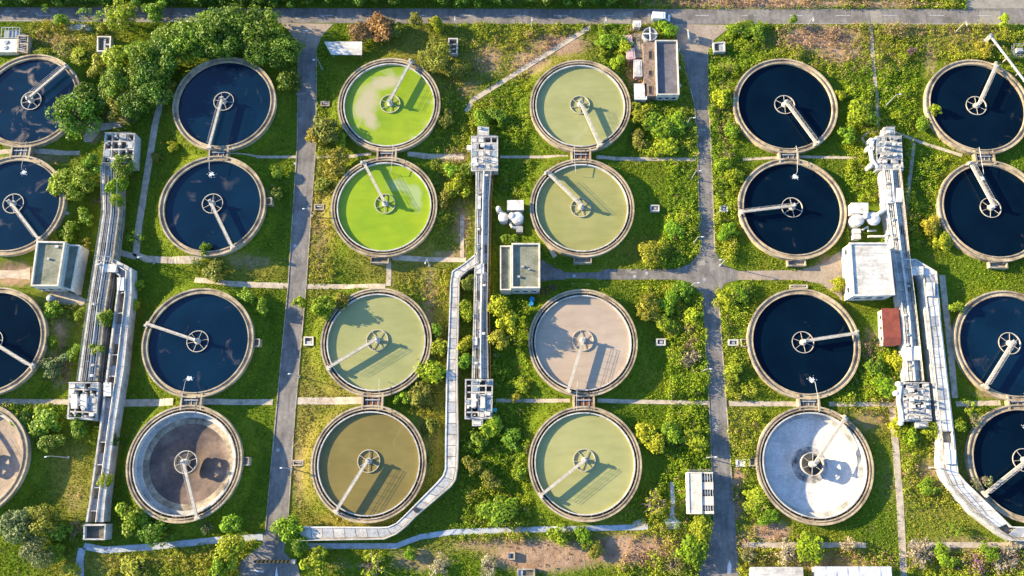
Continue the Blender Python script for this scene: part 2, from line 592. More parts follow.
DRY = [(318, 220, 20, 90, .6), (305, 440, 20, 90, .7), (330, 395, 40, 16, .6), (345, 420, 40, 12, .55), (345, 520, 60, 10, .6), (440, 350, 22, 90, .45), (400, 265, 50, 30, .55), (430, 440, 20, 50, .5), (455, 200, 24, 60, .35), (440, 60, 60, 40, .5), (540, 50, 70, 30, .4),
       (75, 480, 26, 40, .55), (70, 38, 50, 18, .55), (110, 565, 60, 14, .5), (190, 560, 60, 14, .4), (850, 40, 90, 26, .45), (960, 40, 60, 20, .35), (950, 490, 60, 50, .45), (800, 555, 90, 16, .5), (960, 560, 70, 14, .5), (760, 530, 40, 16, .4),
       (690, 110, 12, 60, .25), (725, 420, 14, 120, .3), (740, 440, 18, 60, .35), (700, 560, 60, 20, .35), (500, 545, 80, 10, .45), (640, 545, 90, 20, .5), (880, 420, 40, 20, .45), (250, 270, 40, 14, .4), (60, 310, 30, 40, .3), (25, 430, 40, 20, .3), (650, 250, 30, 14, .3)]
xs = np.concatenate([[-4000, -1500, -600, -300], np.arange(-190, 191, 1.0), [300, 600, 1500, 4000]])
ys = np.concatenate([[-3000, -1000, -300, -100], np.arange(-50, 191, 1.0), [300, 600, 1500, 5000]])
gx, gy = np.meshgrid(xs, ys)
nx, ny = len(xs), len(ys)
gz = -0.03 + .025 * np.sin(gx * .9 + 2 * np.sin(gy * .31)) * np.cos(gy * .8 + np.sin(gx * .23))
gz = gz + added_berm(gx, gy)
Rm = np.array(CR)


def to_px(x, y, z=0.0):
    d = np.stack([x, y, np.broadcast_to(z - CH, np.shape(x))], -1) @ Rm
    return 512 + F * d[..., 0] / -d[..., 2], 288 - F * d[..., 1] / -d[..., 2]


def dry_at(x, y):
    px, py = to_px(x, y)
    r = np.zeros(np.shape(x))
    for cx, cy, rx, ry, k in DRY:
        r = np.maximum(r, k * np.exp(-(((px - cx) / rx) ** 2 + ((py - cy) / ry) ** 2) ** 1.5))
    return r


def dirt_at(x, y):
    px, py = to_px(x, y)
    r = np.zeros(np.shape(x))
    for cx, cy, rx, ry, k in DIRT:
        r = np.maximum(r, 1.2 * k * np.exp(-(((px - cx) / rx) ** 2 + ((py - cy) / ry) ** 2) ** 1.5))
    return r


gd = np.where((abs(gx) < 200) & (gy > -60) & (gy < 195), dirt_at(gx, gy), 0)
me = bpy.data.meshes.new('ground')
vid = np.arange(nx * ny).reshape(ny, nx)
quads = np.stack([vid[:-1, :-1], vid[:-1, 1:], vid[1:, 1:], vid[1:, :-1]], -1).reshape(-1, 4)
qx, qy = gx.ravel()[quads].mean(1), gy.ravel()[quads].mean(1)
for ex_, ey_ in ((-30.5, 460), (184, 463), (815, 464.5)):      # the ground is dug out under the three emptied tanks
    ec_ = P(ex_, ey_, 2.0)
    kq = (qx - ec_.x) ** 2 + (qy - ec_.y) ** 2 > 12.4 ** 2
    quads, qx, qy = quads[kq], qx[kq], qy[kq]
me.vertices.add(nx * ny)
me.vertices.foreach_set('co', np.stack([gx, gy, gz], -1).astype(np.float32).ravel())
me.loops.add(quads.size)
me.loops.foreach_set('vertex_index', quads.astype(np.int32).ravel())
me.polygons.add(len(quads))
me.polygons.foreach_set('loop_start', np.arange(0, quads.size, 4, dtype=np.int32))
at = me.attributes.new('dirt', 'FLOAT', 'POINT')
at.data.foreach_set('value', gd.astype(np.float32).ravel())
at = me.attributes.new('dry', 'FLOAT', 'POINT')
at.data.foreach_set('value', np.where((abs(gx) < 200) & (gy > -60) & (gy < 195), dry_at(gx, gy), 0.1).astype(np.float32).ravel())
me.materials.append(M['ground'])
me.update(calc_edges=True)
me.validate()
link('ground', me)['kind'] = 'structure'


# ------------------------------------------------------------------ roads, kerbs, paths
def road(name, L, R, mat, z=.02, kerb=True, blk=True):
    l, r = PW(L), PW(R)
    struct(MB().strip(l, r, -.1, z), name, mat)
    if blk:
        block([*l, *r[::-1]])
    if kerb:
        for e, sgn in ((l, 1), (r, -1)):
            d = .2 * sgn
            o = offset_line(e, d)
            struct(MB().strip(e, o, -.1, .13), 'kerb', 'concrete')
    return l, r


road('road', [(-60, 7), (200, 8), (560, 9), (780, 9), (1090, 9)], [(-60, 21), (200, 22.5), (560, 24), (780, 24), (1090, 25)], 'asphalt', .02, False)
road('road', [(298, 48), (297, 144), (287.5, 288), (275, 420), (265, 530)], [(317, 48), (316.5, 144), (306.5, 288), (295, 420), (288.5, 522)], 'asphalt', .021)
road('road', [(679, 50), (694, 104), (697, 144), (699.5, 252)], [(708, 52), (709, 104), (711.5, 144), (715.5, 252)], 'asphalt', .021)
road('road', [(702, 296), (709.5, 420), (713, 520)], [(719, 296), (728, 420), (735, 520)], 'asphalt', .021)
struct(MB().prism(PW([(699.5, 252), (690, 264), (676, 269), (676, 279.5), (692, 283), (702, 296), (719, 296), (724, 284), (738, 280), (738, 271), (722, 264), (715.5, 252)]), -.1, .021), 'road_junction', 'asphalt')
block(PW([(699, 252), (676, 269), (676, 280), (702, 296), (719, 296), (738, 280), (738, 270), (716, 252)]))
road('road', [(538, 258), (552, 264), (570, 269), (676, 269)], [(538, 282), (552, 280), (570, 279.5), (676, 279.5)], 'asphalt', .021, False)
road('road', [(738, 271), (800, 270), (822, 262), (842, 250)], [(738, 280), (800, 280), (822, 284), (842, 302)], 'asphalt_apron', .021, False)
struct(MB().prism(PW([(281, 23), (291, 33), (298, 48), (317, 48), (322, 36), (333, 24)]), -.1, .024), 'road_apron', 'asphalt_apron')
block(PW([(281, 23), (298, 48), (317, 48), (333, 24)]))
struct(MB().prism(PW([(668, 24), (676, 36), (679, 50), (708, 52), (714, 40), (724, 32), (736, 25)]), -.1, .024), 'road_apron', 'asphalt_apron')
block(PW([(668, 24), (679, 50), (708, 52), (736, 25)]))
struct(MB().prism(PW([(713, 520), (708, 545), (690, 600), (740, 600), (738, 560), (735, 520)]), -.1, .021), 'road_apron', 'asphalt')
block(PW([(713, 520), (690, 600), (740, 600), (735, 520)]))
struct(MB().prism(PW([(265, 530), (262, 545), (240, 562), (236, 600), (306, 600), (298, 566), (284, 552), (288.5, 522)]), -.1, .021), 'parking_apron', 'asphalt')
block(PW([(265, 530), (240, 562), (236, 600), (306, 600), (298, 566), (288, 522)]))
for q in ([(870, 10), (882, 10), (882, 23.5), (871, 23.5)], [(979, 11), (1000, 11), (1001, 24), (980, 24)], [(614, 12), (634, 11), (630, 23), (606, 23)]):
    struct(MB().prism(PW(q), 0, .027), 'road_patch', 'patch')
struct(MB().prism(PW([(966, -2), (1100, -2), (1100, 8.7), (966, 8.7)]), -.1, .025), 'forecourt', 'patch')
block(PW([(966, -2), (1100, -2), (1100, 8.7), (966, 8.7)]))


def marking(pts, name='road_marking'):
    struct(MB().prism(PW(pts), .01, .030), name, 'line')


for x in range(-10, 1030, 47):
    marking([(x, 15.2), (x + 14, 15.2), (x + 14, 15.9), (x, 15.9)])
for x in (5, 20, 52):
    marking([(x, 10.6), (x + 6, 10.6), (x + 6, 11.6), (x, 11.6)])
marking([(-60, 20.2), (280, 21.6), (280, 22.0), (-60, 20.6)])
marking([(740, 23.2), (1090, 24.1), (1090, 24.5), (740, 23.6)])
M['line'] = weathered('fresh_road_paint', (.72, .71, .68), (.5, .49, .47), rough=.7, scale=1.5)
marking([(729.5, 560), (731.5, 566), (731.2, 573), (727.3, 573), (727.5, 566)], 'road_arrow')
marking([(276.5, 566), (278.5, 580), (274.5, 580)], 'road_arrow')
marking([(255, 569.5), (264, 571.5), (263, 572.7), (254, 571)], 'road_marking')


rr_ = random.Random(44)
for L_, R_ in (((298, 48, 265, 528), (317, 48, 288, 524)), ((680, 60, 713, 520), (708, 60, 734, 520)), ((570, 270, 676, 270), (570, 278.5, 676, 278.5)), ((0, 9, 1020, 10), (0, 21, 1020, 23))):
    for k_ in range(7):
        u_ = rr_.uniform(.03, .97)
        a_ = Vector((L_[0] + (L_[2] - L_[0]) * u_, L_[1] + (L_[3] - L_[1]) * u_))
        b_ = Vector((R_[0] + (R_[2] - R_[0]) * u_, R_[1] + (R_[3] - R_[1]) * u_))
        q_ = a_.lerp(b_, rr_.uniform(.25, .75))
        if k_ < 3:
            g_ = P(q_.x, q_.y)
            struct(MB().lathe([(.42, .0), (.42, .034), (0, .034)], 16, (g_.x, g_.y)), 'drain_cover', 'galv')
        else:
            w_, h_ = rr_.uniform(2, 5), rr_.uniform(2, 7)
            struct(MB().prism(PW([(q_.x - w_, q_.y - h_ / 2), (q_.x + w_, q_.y - h_ / 2), (q_.x + w_ * .9, q_.y + h_ / 2), (q_.x - w_, q_.y + h_ / 2)]), 0, .0275 + .0006 * k_), 'road_patch', rr_.choice(['asphalt_old', 'asphalt_old', 'patch']))


def path(pts, wpx, mat='path', name='path', z=.045):
    w = wpx * .235
    c = [P(*p) for p in pts]
    l, r = offset_line(c, w / 2), offset_line(c, -w / 2)
    m = MB()
    o = None
    seg = []
    for i in range(len(c) - 1):
        n = max(1, int((c[i + 1] - c[i]).length / .8))
        seg += [(l[i].lerp(l[i + 1], k / n), r[i].lerp(r[i + 1], k / n)) for k in range(n)]
    seg.append((l[-1], r[-1]))
    for a, b in seg:
        for q, e in ((a, z), (b, z), (b, -.1), (a, -.1)):
            h = float(added_berm(q.x, q.y))
            m.v.append((q.x, q.y, e + h))
    for i in range(len(seg) - 1):
        p, q = 4 * i, 4 * i + 4
        for k in range(4):
            k2 = (k + 1) % 4
            m.f.append((p + k, p + k2, q + k2, q + k))
    e = 4 * (len(seg) - 1)
    m.f += [(3, 2, 1, 0), (e, e + 1, e + 2, e + 3)]
    struct(m, name, mat)
    block([*l, *r[::-1]])


for a in [([(-30, 402), (68, 402)], 5.5), ([(120, 403), (176, 402.5)], 7), ([(198, 402.5), (273, 402)], 5.5), ([(297, 401), (363, 401)], 7),
          ([(496, 400.5), (570, 401)], 3.6), ([(597, 401), (708, 403)], 4), ([(729, 403.5), (799, 404)], 5), ([(829, 404), (902, 404.5)], 4.5), ([(956, 404), (1000, 403)], 5),
          ([(-30, 154), (80, 153)], 5), ([(500, 157), (545, 157), (568, 158)], 3), ([(596, 158.5), (696, 159.5)], 4), ([(743, 159.5), (774, 158), (803, 157), (866, 158), (872, 155), (862, 138), (868, 132), (878, 131)], 3),
          ([(894, 132), (920, 142), (962, 156)], 3.4), ([(222, 157), (298, 157)], 3), ([(315, 157), (372, 156)], 3.4), ([(408, 156), (464, 157)], 6),
          ([(195, 280), (232, 284), (288, 286)], 6), ([(307, 286.5), (386, 287)], 5), ([(393, 259), (466, 260)], 5), ([(389, 262), (389, 287)], 5),
          ([(163, 92), (155, 125), (147, 175), (139, 225), (136, 254), (146, 259), (204, 262)], 7), ([(136, 257), (118, 252)], 6),
          ([(466, 112), (473, 100), (512, 76), (552, 51), (590, 27)], 5.5), ([(462, 215), (462, 258)], 4),
          ([(871, 26), (873, 60), (877, 100), (878, 128)], 4), ([(892, 408), (896, 450), (900, 500), (905, 600)], 6.5),
          ([(742, 545), (866, 545)], 5), ([(908, 545), (1060, 545)], 5), ([(555, 258), (540, 232), (533, 214)], 4.5)]:
    path(*a)
for a in [([(80, 600), (80, 560), (82, 548)], 7), ([(84, 546), (104, 550), (150, 547), (228, 539), (263, 537)], 6),
          ([(298, 546), (396, 546), (420, 537), (452, 532), (512, 530), (600, 528), (648, 527)], 5), ([(672, 482), (673, 505), (671, 520)], 4)]:
    path(*a, mat='path_bluish')
for a in [([(914, 143), (909, 185), (904, 232)], 4), ([(942, 275), (948, 330), (955, 398)], 6)]:
    path(*a, mat='path')
struct(MB().prism(PW([(664, 519), (674, 516), (681, 523), (679, 529), (667, 529)]), -.1, .05), 'path', 'path_bluish')
struct(MB().prism(PW([(632, 522), (643, 518), (648, 526), (634, 529)]), -.1, .06), 'path', 'path')
for q in ([(-40, 258), (30, 256), (30, 288), (6, 288), (-40, 286)], [(82, 125), (118, 122), (122, 127), (100, 131), (92, 142), (84, 142)],
          [(30, 288), (72, 293), (88, 300), (82, 306), (36, 302)]):
    struct(MB().prism(PW(q), -.1, .03), 'yard', 'path')
    block(PW(q))


# ------------------------------------------------------------------ clarifier tanks
RIM, WATER = 2.0, 1.3
tank_mesh = {}


def shared(key, mb_fn, name, mat):
    if key not in tank_mesh:
        tank_mesh[key] = mb_fn().mesh(name, mat)
    return tank_mesh[key]


def m_outer(zf, rin):
    if zf < 1:
        return MB().lathe([(13.1, -1.8), (13.0, 1.78), (13.08, 1.8), (13.08, RIM), (12.70, RIM), (12.70, 1.74), (12.32, 1.74), (12.32, RIM - .02), (rin, RIM - .02), (rin, zf)], 128)
    return MB().lathe([(13.1, -1.8), (13.0, 1.78), (13.08, 1.8), (13.08, RIM), (rin, RIM), (rin, zf)], 128)


def m_deck(L, w):
    return MB().box((L / 2, 0, 2.98), (L, w, .07))


def m_beam(L, y):
    return MB().box((L / 2, y, 2.75), (L, .07, .36))


def m_rail(L, y):
    m = MB()
    n = int(L / 1.7)
    for i in range(n + 1):
        x = .1 + (L - .2) * i / n
        m.box((x, y, 3.52), (.035, .035, 1.0))
    m.box((L / 2, y, 4.0), (L, .04, .04))
    m.box((L / 2, y, 3.55), (L, .03, .03))
    return m


def m_braces(r0, r1, n=28):
    m = MB()
    for k in range(n):
        a = 2 * math.pi * (k + .5) / n
        r = (r0 + r1) / 2
        m.box((r * math.cos(a), r * math.sin(a), 1.82), (r1 - r0, .14, .10), a)
    return m


def m_feedwell(r):
    return MB().lathe([(r - .07, .6), (r - .07, 1.60), (r + .09, 1.60), (r + .09, 1.53), (r, 1.51), (r, .6)], 40)


def m_spoke(r):
    return MB().box((r / 2, 0, 1.52), (r, .09, .1))


def m_hub(r):
    return MB().lathe([(0, 2.95), (r * .5, 2.95), (r * .5, 1.8), (r, 1.65), (r, .5)], 20)


def m_carriage():
    return MB().box((0, 0, 2.62), (.7, 1.2, .55)).box((.05, .45, 3.1), (.6, .5, .4)).box((0, -.6, 2.2), (.4, .3, .4)).box((0, .6, 2.2), (.4, .3, .4))


def m_motor():
    return MB().tube([(0, -.35, 3.35), (0, .35, 3.35)], .24, 10).box((0, 0, 3.12), (.6, .5, .26))


def m_wheel():
    return MB().tube([(0, -.10, 2.2), (0, .10, 2.2)], .2, 12)


def tank(label, cx, cy, hx, hy, bx, by, style, water, group, box=None, hub_r=2.5):
    dz = LIFT[0 if cx < 100 else 1 if cx < 300 else 2 if cx < 480 else 3 if cx < 700 else 4 if cx < 900 else 5]
    c = P(cx, cy, RIM + dz)
    t = thing('clarifier_tank', label, 'tank', (c.x, c.y, dz), group)
    block_disc(c, 13.3)
    dk = style == 'narrow'
    rin = 12.7 if dk else 12.1
    rw = 12.0 if dk else 11.62
    zf = 1.70 if dk else .75
    link('outer_wall', shared(('ow', dk), lambda: m_outer(zf, rin), 'outer_wall', 'concrete_tan'), t)
    link('launder_channel', shared(('lc', dk), lambda: MB().lathe([(rin, zf), (rw, zf)], 128), 'launder_channel', 'concrete_tan' if dk else 'channel'), t)
    deep = .0 if water[0] == 'w' else -.3
    link('weir_wall', shared(('ww', dk), lambda: MB().lathe([(rw, zf), (rw, 1.93), (rw - .26, 1.93), (rw - .26, -2.2)], 128), 'weir_wall', 'concrete_tan' if dk else 'concrete_pale'), t)
    br = None if dk else link('channel_braces', shared(('br', dk), lambda: m_braces(rw, rin), 'channel_braces', 'concrete_tan' if dk else 'channel'), t)
    if br:
        br['kind'] = 'stuff'
    if water[0] == 'w':
        w = link('water', shared(('w', water), lambda: MB().disc(rw - .26, WATER, 96), 'water', water), t)
    else:
        # emptied tank: a flat shelf, then a floor that dishes down to the middle
        link('shelf', shared(('sh', water), lambda: MB().lathe([(rw - .3, .2), (rw - 1.2, .15), (rw - 1.2, -.55)], 96), 'shelf', 'concrete_pale'), t)
        link('floor', shared(('fl', water), lambda: MB().lathe([(rw - 2.6, -.678), (4.1, -1.38)], 96), 'floor', water), t)
        link('floor_centre', shared(('fc', water), lambda: MB().lathe([(4.1, -1.38), (2.2, -1.7), (0, -1.75)], 96), 'floor_centre', 'f_stained' if water == 'f_white' else water), t)
        link('floor_edge', shared(('fe', water), lambda: MB().lathe([(rw - 1.2, -.5), (rw - 2.6, -.678)], 96), 'floor_edge', {'f_white': 'f_white', 'f_brown': 'concrete', 'f_pink': 'f_pink'}[water]), t)
    if water[0] == 'f':
        link('well_shade', shared('well_shade', lambda: MB().disc(2.4, -.1, 32), 'well_shade', 'well_dark'), t)  # floating disc, its dark colour standing for the shaded inside of the feedwell
    # hub cage
    h = P(hx, hy, 1.85 + dz)
    ho = Vector((h.x - c.x, h.y - c.y, 0))
    if ho.length > .8:
        ho = ho.normalized() * .8
    r = hub_r
    link('feedwell', shared('fw', lambda: m_feedwell(r), 'feedwell', 'bridge'), t, ho)
    e = P(bx, by, 2.8 + dz)
    v = Vector((e.x - c.x, e.y - c.y, 0)) - ho
    ang = math.atan2(v.y, v.x)
    for k in range(6):
        link('spoke', shared('sp', lambda: m_spoke(r), 'spoke', 'bridge'), t, ho, ang + (k + .5) * math.tau / 6)
    link('centre_column', shared('hb', lambda: m_hub(.75), 'centre_column', 'bridge'), t, ho)
    # half bridge from the hub to the rim
    v0 = Vector((math.cos(ang), math.sin(ang), 0))
    bq = ho.dot(v0)
    L = -bq + math.sqrt(max(1, bq * bq - ho.length_squared + (12.75) ** 2))
    L = round(L * 2) / 2
    b = link('bridge', shared(('dk', L), lambda: m_deck(L + .6, .6), 'bridge', 'bridge'), t, ho - v0 * .6, ang)
    for y in (-.29, .29):
        link('side_beam', shared(('bm', L, y), lambda: m_beam(L, y), 'side_beam', 'bridge'), b, (.6, 0, 0))
        link('handrail', shared(('rl', L, y), lambda: m_rail(L - 1.0, y), 'handrail', 'galv'), b, (.8, 0, 0))
    link('end_carriage', shared('ec', m_carriage, 'end_carriage', 'bridge'), b, (L + .5, 0, 0))
    link('drive_motor', shared('mo', m_motor, 'drive_motor', 'galv'), b, (.5, 0, 0))
    for y in (-.65, .65):
        link('wheel', shared('wh', m_wheel, 'wheel', 'tyre'), b, (L + .2, y, -.03))
    if 480 < cx < 700:
        t.scale = (.967, .967, 1)
    elif cx < 300 or 350 < cx < 480:
        t.scale = (.985, .985, 1)
    if box is not None:
        a = math.radians(box)
        for rr, nm, sz, mt in ((13.75, 'overflow_box', (1.5, 4.4 if abs(box + 90) < 20 else 1.9, 1.75), 'concrete'),):
            ob = MB()
            o = Vector((math.cos(a), math.sin(a), 0)) * rr
            hx_, hy_ = sz[0] / 2, sz[1] / 2
            ob.box((0, 0, -.4), (sz[0], sz[1], 2.8))
            ob.box((hx_ - .12, 0, 1.35), (.24, sz[1], .7)).box((-hx_ + .12, 0, 1.35), (.24, sz[1], .7))
            ob.box((0, hy_ - .12, 1.35), (sz[0] - .48, .24, .7)).box((0, -hy_ + .12, 1.35), (sz[0] - .48, .24, .7))
            link(nm, ob.mesh(nm, mt), t, o, a)
    return t, c, dz, ho


GT = 'round clarifier tanks'
T = {}
T['A1'] = tank('dark blue tank with brown scum at top left corner, bridge pointing upper right', 29, 100, 30.5, 100, 64, 68, 'narrow', 'w_dark2', GT, None)
T['A2'] = tank('dark blue tank at left edge just above the flat roofed annexed building', 11, 204.5, 12.5, 203, 37, 237, 'narrow', 'w_dark3', GT, None)
T['A3'] = tank('dark tank cut by left edge, below the flat roofed annexed building', -10, 341, -9, 340, 27, 363, 'narrow', 'w_dark', GT, None)
T['A4'] = tank('dry pinkish brown tank cut by the left edge near the bottom', -30.5, 460, -30, 459, -60, 420, 'narrow', 'f_pink', GT, None)
T['B1'] = tank('dark blue tank beside the dark green grove, bridge pointing down', 224, 103, 223, 100, 210, 143, 'narrow', 'w_dark3', GT, None)
T['B2'] = tank('dark blue tank with white foam spot, below the tank beside the grove', 212, 205, 212, 203, 231, 244, 'narrow', 'w_dark3', GT, 5)
T['B3'] = tank('dark blue tank with bridge pointing to its left rim, above the muddy empty tank', 197.5, 342, 197, 341, 147, 324, 'narrow', 'w_dark3', GT, 0)
T['B4'] = tank('emptied tank with muddy brown floor and pale inner shelf', 184, 463, 185, 462, 196, 514, 'wide', 'f_brown', GT, 2)
T['C1'] = tank('upper lime green algae tank with greyish scum on its left side', 389, 104, 390, 103, 412, 60, 'wide', 'w_lime', GT, None)
T['C2'] = tank('lower lime green algae tank, bridge pointing to the upper left', 384, 206, 385, 203, 364, 163, 'wide', 'w_lime2', GT, -92)
T['C3'] = tank('pale sage green tank below the two lime green tanks', 376, 341.5, 377, 340, 328, 368, 'wide', 'w_sage', GT, None)
T['C4'] = tank('olive brown tank beside the bend of the pale flume', 368.5, 463, 368.5, 461, 337, 510, 'wide', 'w_olive', GT, None)
T['D1'] = tank('pale green tank left of the grey roofed hall, bridge pointing down', 580.3, 105, 580, 104, 600, 146, 'wide', 'w_sage', GT, None)
T['D2'] = tank('olive green tank above the shaded cross road, bridge pointing upper left', 582, 207, 581, 207, 546, 171, 'wide', 'w_green', GT, -90)
T['D3'] = tank('beige water tank below the mossy roofed building', 583, 342, 583, 340, 568, 391, 'wide', 'w_beige', GT, None)
T['D4'] = tank('pale yellow green tank under the beige tank', 585, 463, 584.5, 460, 541, 495, 'wide', 'w_pale', GT, None)
T['E1'] = tank('dark water tank nearest the right road junction, bridge pointing lower right', 785.5, 105, 785, 104, 815, 141, 'narrow', 'w_dark', GT, None)
T['E2'] = tank('dark water tank with its bridge pointing left, left of the white machines', 792.5, 208, 792.5, 207, 740, 212, 'narrow', 'w_dark', GT, -90)
T['E3'] = tank('dark water tank with its bridge pointing right, above the white empty tank', 804, 343, 803.5, 342, 859, 333, 'narrow', 'w_dark', GT, 180)
T['E4'] = tank('empty tank with bright white washed floor', 815, 464.5, 813, 464, 846, 417, 'wide', 'f_white', GT, 178)
T['F1'] = tank('dark water tank at the top right, left of the long white pipe', 978, 106, 977, 105, 996, 66, 'narrow', 'w_dark', GT, None)
T['F2'] = tank('dark water tank at right edge, bridge pointing to the upper left', 993, 210, 991, 206, 970, 162, 'narrow', 'w_dark', GT, -92)
T['F3'] = tank('dark tank with a brown scum smear cut by the right edge', 1011.5, 345, 1010.5, 343, 987, 384, 'narrow', 'w_dark3', GT, None)
T['F4'] = tank('dark water tank cut by the lower right corner beside the flume bend', 1027, 463, 1025, 460, 986, 493, 'narrow', 'w_dark', GT, None)

# chambers and feed pipes between the two tanks of each pair
foam_mesh = None


def chamber_between(a, b, label, into=None, side=-1, foam=True):
    ca, cb = T[a][1], T[b][1]
    mid = (ca + cb) / 2
    gap = (ca - cb).length - 26.3
    t = thing('valve_chamber', label, 'chamber', (mid.x, mid.y, 0), 'valve chambers between paired tanks')
    L = max(1.4, gap) + 2.2
    x, y = mid.x, mid.y
    part(MB().box((x, y, -.1), (4.0, L - .6, 3.2)), 'slab', 'rust' if not foam else 'concrete_dark', t)
    for s in (-1, 1):
        part(MB().box((x + s * 2.25, y, .08), (.42, L, 3.76)), 'side_wall', 'concrete_tan', t)
    for k in (-1, 0, 1):
        part(MB().box((x + k * 1.2, y, 1.56), (.16, L - .7, .12)), 'pipe_support', 'galv', t)
    part(MB().tube([(x - 1.6, y + .3, 1.75), (x + 1.6, y + .3, 1.75)], .16, 8), 'cross_pipe', 'galv', t)
    if into:
        ct = T[into][1]
        sg = 1 if ct.y > y else -1
        px = x + side * 1.7
        pts = [(px, y - sg * 2.2, 1.5), (px, y - sg * 2.2, 2.9), (px, y + sg * 1.0, 3.0), (px + .25 * -side, y + sg * 4.6, 2.7), (px + .4 * -side, y + sg * 5.0, 1.9)]
        part(MB().tube(pts, .06, 6), 'feed_pipe', 'galv', t)
        if foam:
            fx, fy = px + .4 * -side, y + sg * 5.3
            m = MB()
            r2 = random.Random(a + b)
            for k in range(90):
                q = min(1.3, abs(r2.gauss(0, .5)))
                an = r2.random() * math.tau
                rr = r2.uniform(.05, .17) * (1.2 - .6 * q)
                m.lathe([(0, WATER + .02 + rr * .2), (rr * .7, WATER + .015 + rr * .13), (rr, WATER)], 7, (fx + q * math.cos(an), fy + .8 * q * math.sin(an)))
            fo = part(m, 'foam', 'foam', t)
            fo['kind'] = 'stuff'
    t.location.z = T[a][2]


chamber_between('A1', 'A2', 'valve chamber joining the two upper tanks at the left edge', 'A2', 1)
chamber_between('A3', 'A4', 'valve chamber joining the two lower tanks at the left edge', None)
chamber_between('B1', 'B2', 'valve chamber joining the two dark tanks beside the grove', 'B2', -1)
chamber_between('B3', 'B4', 'valve chamber above the muddy empty tank', 'B3', -1)
chamber_between('C1', 'C2', 'valve chamber joining the two lime green tanks', 'C2', 1, False)
chamber_between('C3', 'C4', 'valve chamber joining the sage green and the olive brown tank', 'C3', 1, False)
chamber_between('D1', 'D2', 'valve chamber joining the pale green and the olive green tank', 'D2', -1, False)
chamber_between('D3', 'D4', 'valve chamber joining the beige tank and the tank below', 'D3', -1, False)
chamber_between('E1', 'E2', 'valve chamber joining the two dark tanks right of the right road', 'E2', 1)
chamber_between('E3', 'E4', 'valve chamber above the white washed empty tank', 'E3', 1)
chamber_between('F1', 'F2', 'valve chamber joining the two upper tanks at the right edge', 'F2', -1)
chamber_between('F3', 'F4', 'valve chamber joining the two lower tanks at the right edge', 'F4', 1)


# ------------------------------------------------------------------ long channels and flumes
class Band:
    """two edge lines (points of the photograph, at height z) with a position along (0..1) and across (0..1)"""

    def __init__(s, LR, z):
        s.L = [P(a, b, z) for a, b, c, d in LR]
        s.R = [P(c, d, z) for a, b, c, d in LR]
        mid = [(l + r) / 2 for l, r in zip(s.L, s.R)]
        ds = [0]
        for a, b in zip(mid, mid[1:]):
            ds.append(ds[-1] + (b - a).length)
        s.len = ds[-1]
        s.k = [d / ds[-1] for d in ds]
        s.z = z

    def at(s, u, t):
        u = min(max(u, 0), 1)
        i = max(j for j in range(len(s.k) - 1) if s.k[j] <= u + 1e-9)
        w = (u - s.k[i]) / (s.k[i + 1] - s.k[i])
        return lerp(lerp(s.L[i], s.R[i], t), lerp(s.L[i + 1], s.R[i + 1], t), w)

    def us(s, u0, u1):
        return [u0] + [k for k in s.k if u0 + 1e-4 < k < u1 - 1e-4] + [u1]

    def lane(s, mb, t0, t1, z0, z1, u0=0, u1=1):
        u = s.us(u0, u1)
        return mb.strip([s.at(q, t0) for q in u], [s.at(q, t1) for q in u], z0, z1)

    def line(s, t, z, u0=0, u1=1):
        return [(*s.at(q, t).xy, z) for q in s.us(u0, u1)]

    def block(s, ex=0.0):
        block([s.at(q, -ex) for q in s.us(0, 1)] + [s.at(q, 1 + ex) for q in s.us(0, 1)][::-1])


def rail_along(mb, line, zbase, h=1.05, step=2.2):
    pts = [Vector(p) for p in line]
    for a, b in zip(pts, pts[1:]):
        n = max(1, int((b - a).length / step))
        for i in range(n + 1):
            q = lerp(a, b, i / n)
            mb.box((q.x, q.y, zbase + h / 2), (.06, .06, h))
    for k in (h, h * .55):
        mb.tube([(p.x, p.y, zbase + k) for p in pts], .045, 5)
    return mb


def quad_at(c, u, v):
    return lerp(lerp(c[0], c[1], u), lerp(c[3], c[2], u), v)


